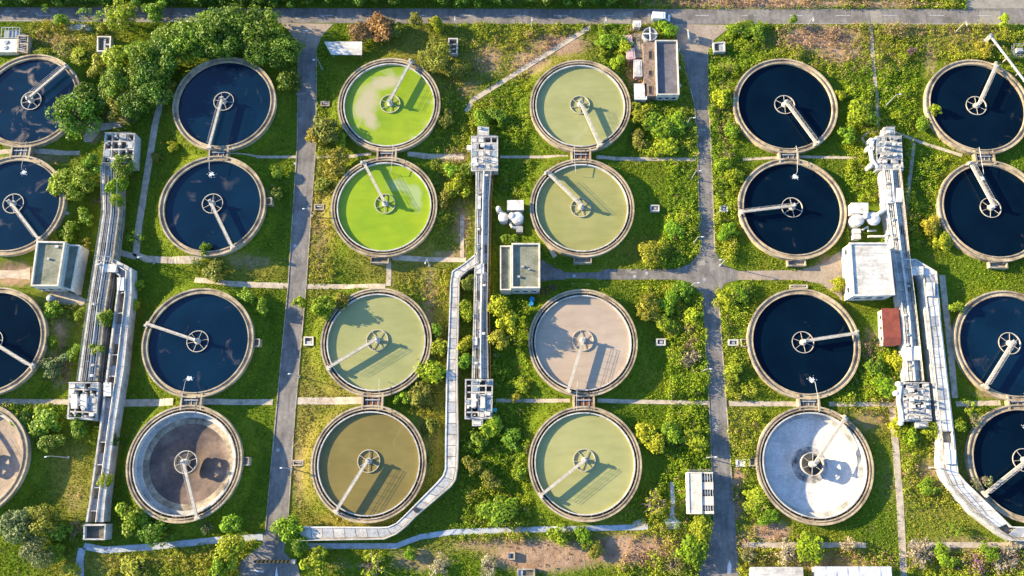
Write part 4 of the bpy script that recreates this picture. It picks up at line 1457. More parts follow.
# platform with round hatches at the top left corner
px = [(-12, 39), (17, 39), (17, 52), (-12, 52)]
t = thing('hatch_platform', 'white concrete platform with two round hatches at the top left corner', 'platform', ctr(px))
c = PW(px, 1.6)
part(MB().prism(c, -.1, 1.6), 'slab', 'white', t)
block(c)
for x, y in ((6.2, 42.3), (5.4, 47.7)):
    q = P(x, y, 1.6)
    h = part(MB().lathe([(.62, 1.6), (.62, 1.75), (.5, 1.78), (0, 1.78)], 20, (q.x, q.y)), 'hatch', 'galv', t)
    part(MB().box((q.x, q.y, 1.84), (.7, .1, .1)), 'handle', 'galv', h)
px = [(17.3, 35), (28.5, 35), (27.5, 53), (17.3, 51)]
t = thing('screen_chamber', 'screen chamber with dark gratings next to the hatch platform', 'chamber', ctr(px))
cells(t, px, 1.9, 1, 2, 0, 77, 1.0, 'concrete_tan')
c = PW(px, 1.9)
for k in range(9):
    a, b = quad_at(c, .22, .1 + .1 * k), quad_at(c, .78, .1 + .1 * k)
    part(MB().tube([(a.x, a.y, 1.75), (b.x, b.y, 1.75)], .09, 6), 'grating_bar', 'galv', t)
px = [(2, 27.5), (20, 27.5), (19, 38), (1, 38)]
t = thing('steel_frame', 'low steel frame rack above the hatch platform', 'frame', ctr(px))
c = PW(px, 1.3)
for p in c:
    part(MB().tube([(p.x, p.y, 0), (p.x, p.y, 1.3)], .09, 6), 'leg', 'galv', t)
for i in range(4):
    part(MB().tube([c[i], c[(i + 1) % 4]], .1, 6), 'rail', 'galv', t)
for k in range(1, 5):
    part(MB().tube([quad_at(c, k / 5, 0), quad_at(c, k / 5, 1)], .08, 6), 'crossbar', 'galv', t)
part(MB().prism(inset(c, .3), .55, .65), 'tray', 'steel_blue', t)
px = [(64, 22), (92, 25), (92, 31), (67, 30.5)]
o = struct(MB().prism(PW(px), -.1, .08), 'pavement', 'concrete_pale')

# ------------------------------------------------------------------ white blower machines
def drum(t, x, y, r, z0, z1, mat='white', name='drum', dome=True):
    c = P(x, y, z1)
    prof = [(r, z0), (r, z1)]
    prof += [(r * .8, z1 + .22), (r * .4, z1 + .33), (0, z1 + .36)] if dome else [(r * .9, z1), (r * .9, z1 - .3), (0, z1 - .3)]
    return part(MB().lathe(prof, 24, (c.x, c.y)), name, mat, t)


t = thing('blower_unit', 'white blower with round silencers above the mossy roofed building', 'machine', ctr(sq(513, 210, 16, 16)), 'white blower machines')
c = PW([(507.5, 200.5), (523, 200.5), (523.5, 209.5), (507.5, 209.5)], 3.2)
part(MB().prism(c, 0, 3.0), 'housing', 'white', t)
part(MB().prism(inset(c, -.1), 3.0, 3.2), 'lid', 'white', t)
for a in ((503.5, 217, 1.25, 0, 2.4), (517.5, 217.5, 1.45, 0, 2.9), (512, 215.5, .8, 0, 3.1), (498.4, 208.2, .6, 0, 3.4)):
    drum(t, *a)
a, b = P(498.4, 208.2, 2.6), P(503.5, 215, 2.2)
part(MB().tube([a, b], .35, 10), 'duct', 'white', t)
a, b, d = P(510, 223, 1.6), P(512, 227, 1.6), P(520, 229, 1.2)
part(MB().tube([a, b, d], .34, 10), 'duct', 'white', t)
part(MB().box((*P(519.5, 230, .8).xy, .8), (1.6, 1.6, 1.6)), 'motor_box', 'galv', t)
block(PW(sq(512, 214, 32, 34)))
t = thing('blower_unit', 'white blower with cone hopper above the white flat roofed building', 'machine', ctr(sq(862, 218, 16, 16)), 'white blower machines')
c = PW([(851.5, 203), (868, 203), (868, 213), (852, 213)], 3.4)
part(MB().prism(c, 0, 3.2), 'housing', 'white', t)
part(MB().prism(inset(c, -.1), 3.2, 3.4), 'lid', 'white', t)
for a in ((858, 219.5, 1.55, 0, 3.0), (866, 216, .7, 0, 3.2)):
    drum(t, *a)
c = P(873.5, 218.5, 2.8)
part(MB().lathe([(.4, .3), (1.7, 2.4), (1.7, 2.8), (1.2, 3.1), (0, 3.3)], 24, (c.x, c.y)), 'hopper', 'white', t)
part(MB().tube([P(877, 215, 2.8), P(885, 209.5, 2.6)], .5, 10), 'duct', 'white', t)
for y in (231, 236.5):
    q = P(857, y, 1.8)
    part(MB().box((q.x, q.y, .85), (1.7, 1.1, 1.7)).box((q.x, q.y, 1.75), (1.8, 1.2, .1)), 'motor_box', 'white', t)
part(MB().tube([P(862, 230, 1.4), P(868, 226.5, 1.8), P(868, 231, 1.6), P(876, 230.5, 1.5)], .28, 8), 'duct', 'white', t)
part(MB().tube([P(868, 236.5, 2.2), P(884, 236.5, 2.4), P(890, 233.5, 2.6)], .3, 8), 'duct', 'white', t)
block(PW(sq(864, 222, 34, 40)))
# round white ducting along the west side of the right hand channel heads
for (lab, pts, dr) in (('white duct with round caps on the west side of the right channel head', [(873, 139), (870.5, 150), (872, 160), (877, 168)], [(871.5, 140), (869, 148), (871, 165.5)]),
                       ('white duct with round caps on the west side of the right channel foot', [(900, 386), (898.5, 400), (900.5, 410), (902, 422)], [(899, 384), (896, 393), (901, 423)])):
    c = P(*pts[1], 2)
    t = thing('ventilation_duct', lab, 'duct', (c.x, c.y, 0), 'ventilation ducts')
    part(MB().tube([P(x, y, 2.3) for x, y in pts], .55, 10), 'pipe', 'white', t)
    for x, y in dr:
        drum(t, x, y, .62, 0, 2.6, name='cap')
for i, (x, y, lab) in enumerate(((469, 147.5, 'upper white box on the west side of the middle channel head'), (469, 165, 'lower white box on the west side of the middle channel head'))):
    c = P(x, y, 2)
    t = thing('meter_box', lab, 'box', (c.x, c.y, 0), 'white meter boxes')
    link('body', MB().box((0, 0, .95), (1.0, 1.0, 1.9)).mesh('body', 'white'), t)
    link('lid', MB().box((0, 0, 1.95), (1.15, 1.15, .12)).mesh('lid', 'white'), t)
for (x, y, lab) in ((136, 143.5, 'turquoise cover beside the left channel head'), (494.5, 410, 'turquoise cover beside the foot of the middle channel')):
    c = P(x, y, 1.5)
    t = thing('pump_cover', lab, 'cover', (c.x, c.y, 0), 'turquoise covers')
    link('body', MB().box((0, 0, .6), (.9, .7, 1.2)).mesh('body', 'galv'), t)
    link('hood', MB().box((0, 0, 1.28), (1.05, .85, .16)).box((0, 0, 1.4), (.7, .5, .1)).mesh('hood', 'turquoise'), t)

# barrels and tanks
def barrel(label, x, y, r, h, mat, name='barrel'):
    c = P(x, y, h)
    t = thing(name, label, name.replace('_', ' '), (c.x, c.y, 0))
    link('body', MB().lathe([(r * .95, 0), (r, .1), (r, h * .33), (r * 1.05, h * .35), (r, h * .38), (r, h * .66), (r * 1.05, h * .68), (r, h * .71), (r, h)], 20).mesh('body', mat), t)
    link('lid', MB().lathe([(r, h), (r * .92, h + .06), (r * .9, h + .01), (0, h + .01)], 20).mesh('lid', mat), t)


barrel('blue plastic barrel below the mossy roofed building', 532, 299, .6, 1.3, 'blue_plastic')
barrel('second blue barrel below the mossy roofed building', 531.5, 303.5, .5, 1.2, 'blue_plastic')
c = P(50, 298, 1.6)
t = thing('water_cylinder', 'pale round water cylinder below the annexed building', 'cylinder', (c.x, c.y, 0))
link('shell', MB().lathe([(.9, 0), (.9, 1.6), (.6, 1.85), (0, 1.95)], 24).mesh('shell', 'steel_blue'), t)
link('cap', MB().lathe([(.25, 1.85), (.25, 2.1), (0, 2.12)], 12).mesh('cap', 'white'), t)
for i, (x, y, lab) in enumerate(((67, 213, 'white round vessel right of the tank at the left edge, the upper of two'), (61, 209, 'white round vessel touching the rim of the tank at the left edge'))):
    c = P(x, y, 1.2)
    t = thing('dosing_vessel', lab, 'vessel', (c.x, c.y, 0), 'white dosing vessels')
    link('shell', MB().lathe([(.75, 0), (.75, 1.1), (.5, 1.35), (0, 1.4)], 20).mesh('shell', 'white'), t)
    link('valve', MB().tube([(0, 0, 1.3), (0, 0, 1.7)], .12, 8).mesh('valve', 'galv'), t)
c = P(416, 510, 2.9)
t = thing('junction_box', 'dark red box on the diagonal of the pale flume', 'box', (c.x, c.y, 0))
link('body', MB().box((0, 0, 2.72), (.8, .9, .8), .8).mesh('body', 'rust'), t)
link('lid', MB().box((0, 0, 3.15), (.9, 1.0, .08), .8).mesh('lid', 'dark'), t)
block_disc(c, .6)

# pipe from the small station at the top right corner
a, b = P(990.5, 36, 2.2), P(1036, 96, 1.9)
t = thing('discharge_pipe', 'long white pipe slanting from the top right shrubs to the tank', 'pipe', (a.x, a.y, 0))
part(MB().tube([a, lerp(a, b, .5) + Vector((0, 0, .05)), b], .30, 12), 'pipe', 'galv', t)
for k in range(1, 8):
    q = lerp(a, b, k / 8)
    d = (b - a).normalized()
    part(MB().tube([q - d * .12, q + d * .12], .40, 12), 'flange', 'galv', t)
    if k % 2:
        part(MB().box((q.x, q.y, .8), (.35, .35, 1.6)), 'support', 'concrete', t)
part(MB().box((a.x, a.y, 1.2), (1.2, 1.0, 2.4), .7).box((a.x, a.y, 2.5), (.8, .7, .3), .7), 'valve_head', 'galv', t)
t = thing('transformer_cage', 'grey caged transformer at the right edge near the top road', 'cage', ctr(sq(1021, 49, 14, 11)))
c = PW(sq(1021, 49, 14, 11), 2)
for i in range(4):
    part(rail_along(MB(), [c[i], c[(i + 1) % 4]], 0, 2.0, .8), 'cage_side', 'galv', t)
q = sum(c, Vector()) / 4
part(MB().box((q.x, q.y, .8), (1.6, 1.2, 1.6)).box((q.x, q.y, 1.7), (1.2, .9, .2)), 'transformer', 'galv', t)
block(c)
t = thing('gate_sign', 'white sign panel standing at the right road entrance', 'sign', ctr(sq(688.5, 35, 4, 9)))
a = P(688.5, 35, 1.5)
for s in (-1, 1):
    part(MB().tube([(a.x, a.y + s * .9, 0), (a.x, a.y + s * .9, 2.2)], .07, 6), 'post', 'galv', t)
part(MB().box((a.x + .1, a.y, 1.5), (.12, 2.4, 1.4), 0, -.5), 'panel', 'white', t)

# barrier with black and orange bands at the parking apron
t = thing('boom_barrier', 'black and orange striped boom barrier across the bottom left road', 'barrier', (*P(291, 562, 0).xy, 0))
a, b = P(254.5, 561.5, 1.05), P(291, 561.5, 1.05)
n = 18
d = (b - a)
for k in range(n):
    p0, p1 = a + d * (k / n), a + d * ((k + 1) / n)
    qx = d.normalized() * .14
    part(MB().prism([(p0.x + qx.x, p0.y + .3), (p1.x + qx.x, p1.y + .3), (p1.x - qx.x, p1.y - .3), (p0.x - qx.x, p0.y - .3)], .98, 1.12), 'boom_band', 'orange' if k % 2 else 'dark', t)
part(MB().box((b.x + .5, b.y, .6), (.7, .8, 1.2)).box((b.x + .5, b.y, 1.25), (.8, .9, .1)), 'cabinet', 'white', t)
part(MB().tube([(a.x, a.y, 0), (a.x, a.y, .98)], .08, 6), 'rest_post', 'galv', t)


# ------------------------------------------------------------------ lamp posts
def m_pole(h):
    return MB().tube([(0, 0, 0), (0, 0, h * .6), (0, 0, h)], [.13, .10, .07], 8).box((0, 0, .1), (.5, .5, .2))


def m_arm(h):
    return MB().tube([(0, 0, h - .05), (.35, 0, h + .12), (.9, 0, h + .15)], .055, 6)


def m_head(h):
    return MB().box((1.05, 0, h + .13), (.55, .26, .13)).box((1.0, 0, h + .21), (.3, .18, .06))


lamp_mesh = {}
LAMPS = [(896, 95, 6, 'lamp post in the shrubs right of the dark tank nearest the junction', 10), (143, 256, 6, 'lamp post at the bend of the shaded left path', 200),
         (427, 259, 5.5, 'lamp post on the path below the lower lime green tank', 250), (51, 456, 7, 'lamp post on the lawn right of the dry pinkish tank', 190),
         (941, 467, 5, 'lamp post beside the white flume at the lower right', 180), (303, 31, 4.5, 'lamp post at the mouth of the left road', 0), (308, 209, 4.5, 'lamp post on the left road beside the lower lime green tank', 180),
         (294, 374, 4.5, 'lamp post on the left road beside the sage green tank', 180), (286, 468, 4.5, 'lamp post on the left road beside the olive brown tank', 180),
         (318, 60, 4.5, 'lamp post on the left road below the white shelter roof', 180), (690, 118, 4.5, 'lamp post on the right road below the hall', 0), (696, 171, 4.5, 'lamp post on the right road beside the small lawn pit', 0),
         (698, 237, 4.5, 'lamp post on the right road above the cross road', 0), (706, 369, 4.5, 'lamp post on the right road beside the dry grey bush', 0), (711, 457, 4.5, 'lamp post on the right road just above the barred block', 0),
         (725, 260, 4.5, 'lamp post at the corner where the right side road begins', 180), (694, 283, 4.5, 'lamp post at the corner below the cross road', 0),
         (532, 17, 5, 'lamp post at the top road above the dirt path', 270), (606, 17, 5, 'lamp post at the top road left of the van', 270), (455, 16, 5, 'lamp post at the top road above the framed pit', 270),
         (813, 17, 5, 'lamp post at the top road above the brown soil', 270), (966, 21, 5, 'lamp post at the top road near the right corner', 270)]
for x, y, h, lab, a in LAMPS:
    for k, fn in (('p', m_pole), ('a', m_arm), ('h', m_head)):
        if (k, h) not in lamp_mesh:
            lamp_mesh[(k, h)] = fn(h).mesh({'p': 'pole', 'a': 'arm', 'h': 'lamp_head'}[k], {'p': 'galv', 'a': 'galv', 'h': 'lamp_glass'}[k])
    c = P(x, y, h)
    t = thing('lamp_post', lab, 'lamp post', (c.x, c.y, 0), 'lamp posts', math.radians(a))
    link('pole', lamp_mesh[('p', h)], t)
    arm = link('arm', lamp_mesh[('a', h)], t)
    link('lamp_head', lamp_mesh[('h', h)], arm)

# ------------------------------------------------------------------ delivery van on the top road
c = P(661, 17.6, .9)
van = thing('delivery_van', 'white delivery van driving on the top road', 'van', (c.x, c.y, .02), None, math.radians(-3))


def side_profile(pts, y0, y1):
    m = MB()
    n = len(pts)
    m.v += [(x, y0, z) for x, z in pts] + [(x, y1, z) for x, z in pts]
    m.f += [tuple(range(n)), tuple(range(2 * n - 1, n - 1, -1))]
    for i in range(n):
        j = (i + 1) % n
        m.f.append((i, i + n, j + n, j))
    return m


VP = [(-2.35, .35), (2.3, .35), (2.42, .6), (2.38, .95), (1.75, 1.12), (1.12, 1.82), (.8, 1.98), (-2.2, 2.0), (-2.38, 1.85)]
vb = link('body', side_profile(VP, -.98, .98).mesh('body', 'van'), van)
bv = vb.modifiers.new('bevel', 'BEVEL')
bv.width = .09
bv.segments = 2
ws = MB()
ws.v += [(1.72, -.85, 1.17), (1.72, .85, 1.17), (1.16, .8, 1.80), (1.16, -.8, 1.80), (1.74, -.85, 1.19), (1.74, .85, 1.19), (1.18, .8, 1.82), (1.18, -.8, 1.82)]
ws.f += [(4, 5, 6, 7), (3, 2, 1, 0), (0, 1, 5, 4), (1, 2, 6, 5), (2, 3, 7, 6), (3, 0, 4, 7)]
link('windscreen', ws.mesh('windscreen', 'glass'), van)
for y in (-.985, .985):
    link('side_window', MB().box((.65, y, 1.48), (.85, .03, .46)).mesh('side_window', 'glass'), van)
    link('door', MB().box((.62, y, .85), (1.0, .02, .75)).mesh('door', 'van'), van)
    for x in (-1.45, 1.5):
        w = link('wheel', MB().tube([(x, y - .1, .33), (x, y + .1, .33)], .33, 16).mesh('wheel', 'tyre'), van)
        link('rim', MB().tube([(x, y - .11, .33), (x, y + .11, .33)], .19, 12).mesh('rim', 'galv'), w)
    link('headlight', MB().box((2.40, y * .75, .78), (.06, .34, .18)).mesh('headlight', 'lamp_glass'), van)
    link('tail_light', MB().box((-2.385, y * .85, 1.0), (.05, .16, .45)).mesh('tail_light', 'red_light'), van)
    link('mirror', MB().box((1.25, y * 1.12, 1.3), (.12, .22, .26)).mesh('mirror', 'dark'), van)
link('bumper', MB().box((2.42, 0, .48), (.12, 1.8, .22)).mesh('bumper', 'dark'), van)
for k in range(3):
    link('roof_rib', MB().box((-1.6 + k * .95, 0, 2.02), (.08, 1.7, .05)).mesh('roof_rib', 'van'), van)


# ------------------------------------------------------------------ vegetation
def soup(name, V, nper, mat, attr=None, aname='shade', atype='FLOAT'):
    """V: (faces, nper, 3) loose faces"""
    nf = len(V)
    me = bpy.data.meshes.new(name)
    me.vertices.add(nf * nper)
    me.vertices.foreach_set('co', V.astype(np.float32).ravel())
    me.loops.add(nf * nper)
    me.loops.foreach_set('vertex_index', np.arange(nf * nper, dtype=np.int32))
    me.polygons.add(nf)
    me.polygons.foreach_set('loop_start', np.arange(0, nf * nper, nper, dtype=np.int32))
    if attr is not None:
        a = me.attributes.new(aname, atype, 'FACE')
        if atype == 'FLOAT':
            a.data.foreach_set('value', attr.astype(np.float32).ravel())
        else:
            a.data.foreach_set('color', attr.astype(np.float32).ravel())
    me.materials.append(mat)
    me.update(calc_edges=True)
    return me


def unit(v):
    return v / np.maximum(1e-6, np.linalg.norm(v, axis=-1, keepdims=True))


def leaf_quads(c, nrm, size, asp=.62):
    n = len(c)
    r = unit(rng.normal(size=(n, 3)))
    u = unit(np.cross(nrm, r))
    w = np.cross(nrm, u)
    s = size[:, None]
    u, w = u * s, w * s * asp
    # a leaf spray: pointed at one end, folded a little
    f = nrm * s * .18
    return np.stack([c - u, c - w * 1.0 + f, c + u, c + w + f], 1)


def crown_mesh(seed, lobes, per, leaf, spread=.62, flat=.75, lobe=(.24, .42), gap=0.0):
    r = np.random.default_rng(seed)
    C, N, SZ, SH = [], [], [], []
    for k in range(lobes):
        d = unit(r.normal(size=3))
        if d[2] < -.45:
            d[2] *= -.5
        p = d * spread * r.uniform(.35, 1.0) ** .7
        p[2] *= flat
        lr = r.uniform(*lobe)
        n = int(per * (lr / .33) ** 2)
        v = unit(r.normal(size=(n, 3)) + np.array([0, 0, .25]))
        bum = 1 + .22 * np.sin(v[:, 0] * 5 + k) * np.cos(v[:, 1] * 6 + 2 * k)
        q = p + v * (lr * bum * r.uniform(.55, 1.06, n) ** .6)[:, None] * np.array([1, 1, .85])
        C.append(q)
        N.append(unit(v + np.array([0, 0, .35]) + r.normal(size=(n, 3)) * .55))
        SZ.append(leaf * r.uniform(.6, 1.35, n))
        SH.append(np.clip(r.normal(1, .2, n), .5, 1.6) * r.uniform(.72, 1.28))
    C, N, SZ, SH = map(np.concatenate, (C, N, SZ, SH))
    return soup('crown', leaf_quads(C, N, SZ), 4, M['leaf'], SH)


CROWN = {'big': [crown_mesh(100 + i, 36, 150, .046, .76, .7, (.13, .35)) for i in range(6)],
         'mid': [crown_mesh(200 + i, 20, 110, .075, .74, .75, (.14, .40)) for i in range(6)],
         'bush': [crown_mesh(300 + i, 17, 95, .088, .76, .75, (.14, .42)) for i in range(7)],
         'loose': [crown_mesh(400 + i, 16, 46, .085, .84, .8, (.12, .28)) for i in range(4)]}


def trunk_mesh(seed, limbs=5):
    r = random.Random(seed)
    m = MB()
    m.tube([(0, 0, -.05), (.015, .01, .35), (0, .02, .7)], [.07, .05, .035], 8)
    for k in range(limbs):
        a = k * math.tau / limbs + r.uniform(-.4, .4)
        z = r.uniform(.3, .62)
        L = r.uniform(.35, .6)
        m.tube([(0, .01, z), (math.cos(a) * L * .5, math.sin(a) * L * .5, z + .16), (math.cos(a) * L, math.sin(a) * L, z + .34)], [.034, .022, .008], 6)
    return m.mesh('trunk', 'bark')


TRUNK = [trunk_mesh(i, 5 + i % 2) for i in range(4)]


def twig_mesh(seed):
    r = random.Random(seed)
    m = MB()
    for k in range(34):
        a = r.random() * math.tau
        e = r.uniform(.15, 1.2)
        L = r.uniform(.6, 1.0)
        p1 = Vector((math.cos(a) * math.cos(e), math.sin(a) * math.cos(e), math.sin(e))) * L
        mid = p1 * .5 + Vector((r.uniform(-.1, .1), r.uniform(-.1, .1), r.uniform(0, .1)))
        m.tube([(0, 0, 0), mid, p1], [.022, .016, .006], 4)
        for j in range(3):
            b = mid.lerp(p1, r.uniform(.1, .9))
            q = b + Vector((r.uniform(-.25, .25), r.uniform(-.25, .25), r.uniform(-.05, .2)))
            m.tube([b, q], [.012, .004], 4)
    return m.mesh('branches', 'twig')


TWIG = [twig_mesh(i) for i in range(2)]
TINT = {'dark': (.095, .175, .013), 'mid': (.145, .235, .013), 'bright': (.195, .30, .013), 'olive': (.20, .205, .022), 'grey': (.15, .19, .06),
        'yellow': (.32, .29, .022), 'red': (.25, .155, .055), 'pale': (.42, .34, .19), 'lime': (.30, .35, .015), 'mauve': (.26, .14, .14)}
NAME = {'big': 'broadleaf_tree', 'mid': 'small_tree', 'bush': 'bush', 'loose': 'shrub', 'dry': 'dry_bush'}
CATG = {'big': 'tree', 'mid': 'tree', 'bush': 'bush', 'loose': 'shrub', 'dry': 'bush'}
GRPV = {'big': 'broadleaf trees', 'mid': 'small trees', 'bush': 'bushes', 'loose': 'loose shrubs', 'dry': 'dry bushes'}
tk = 0


def tree(x, y, rpx, h, form, tint, label, group=None):
    global tk
    r = random.Random(tk * 31 + 5)
    tk += 1
    R = rpx * .235 * (1.32 if rpx < 20 else 1.25)
    zc = max(h - R * .62, h * .5) if group is None else 2.4
    c = P(x, y, zc)
    t = thing(NAME[form], label, CATG[form], (c.x, c.y, 0), group or GRPV[form])
    tr = link('trunk', TRUNK[tk % 4], t, (0, 0, 0), r.random() * 6)
    s = zc + R * .25
    tr.scale = (max(R * 1.1, s * .6), max(R * 1.1, s * .6), s)
    col = np.array(TINT[tint]) * r.uniform(.85, 1.18) * np.array([r.uniform(.85, 1.15), 1, r.uniform(.9, 1.3)])
    if form == 'dry':
        b = link('branches', TWIG[tk % 2], t, (0, 0, .1), r.random() * 6)
        b.scale = (R, R, h)
        cr = link('crown', CROWN['loose'][tk % 4], t, (0, 0, zc), r.random() * 6)
    else:
        cr = link('crown', CROWN[form][tk % len(CROWN[form])], t, (0, 0, zc), r.random() * 6)
    cr.scale = (R * r.uniform(.82, 1.2), R * r.uniform(.82, 1.2), min(R * 1.0, h * .62) if group is None else 3.6)
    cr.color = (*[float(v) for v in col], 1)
    return t


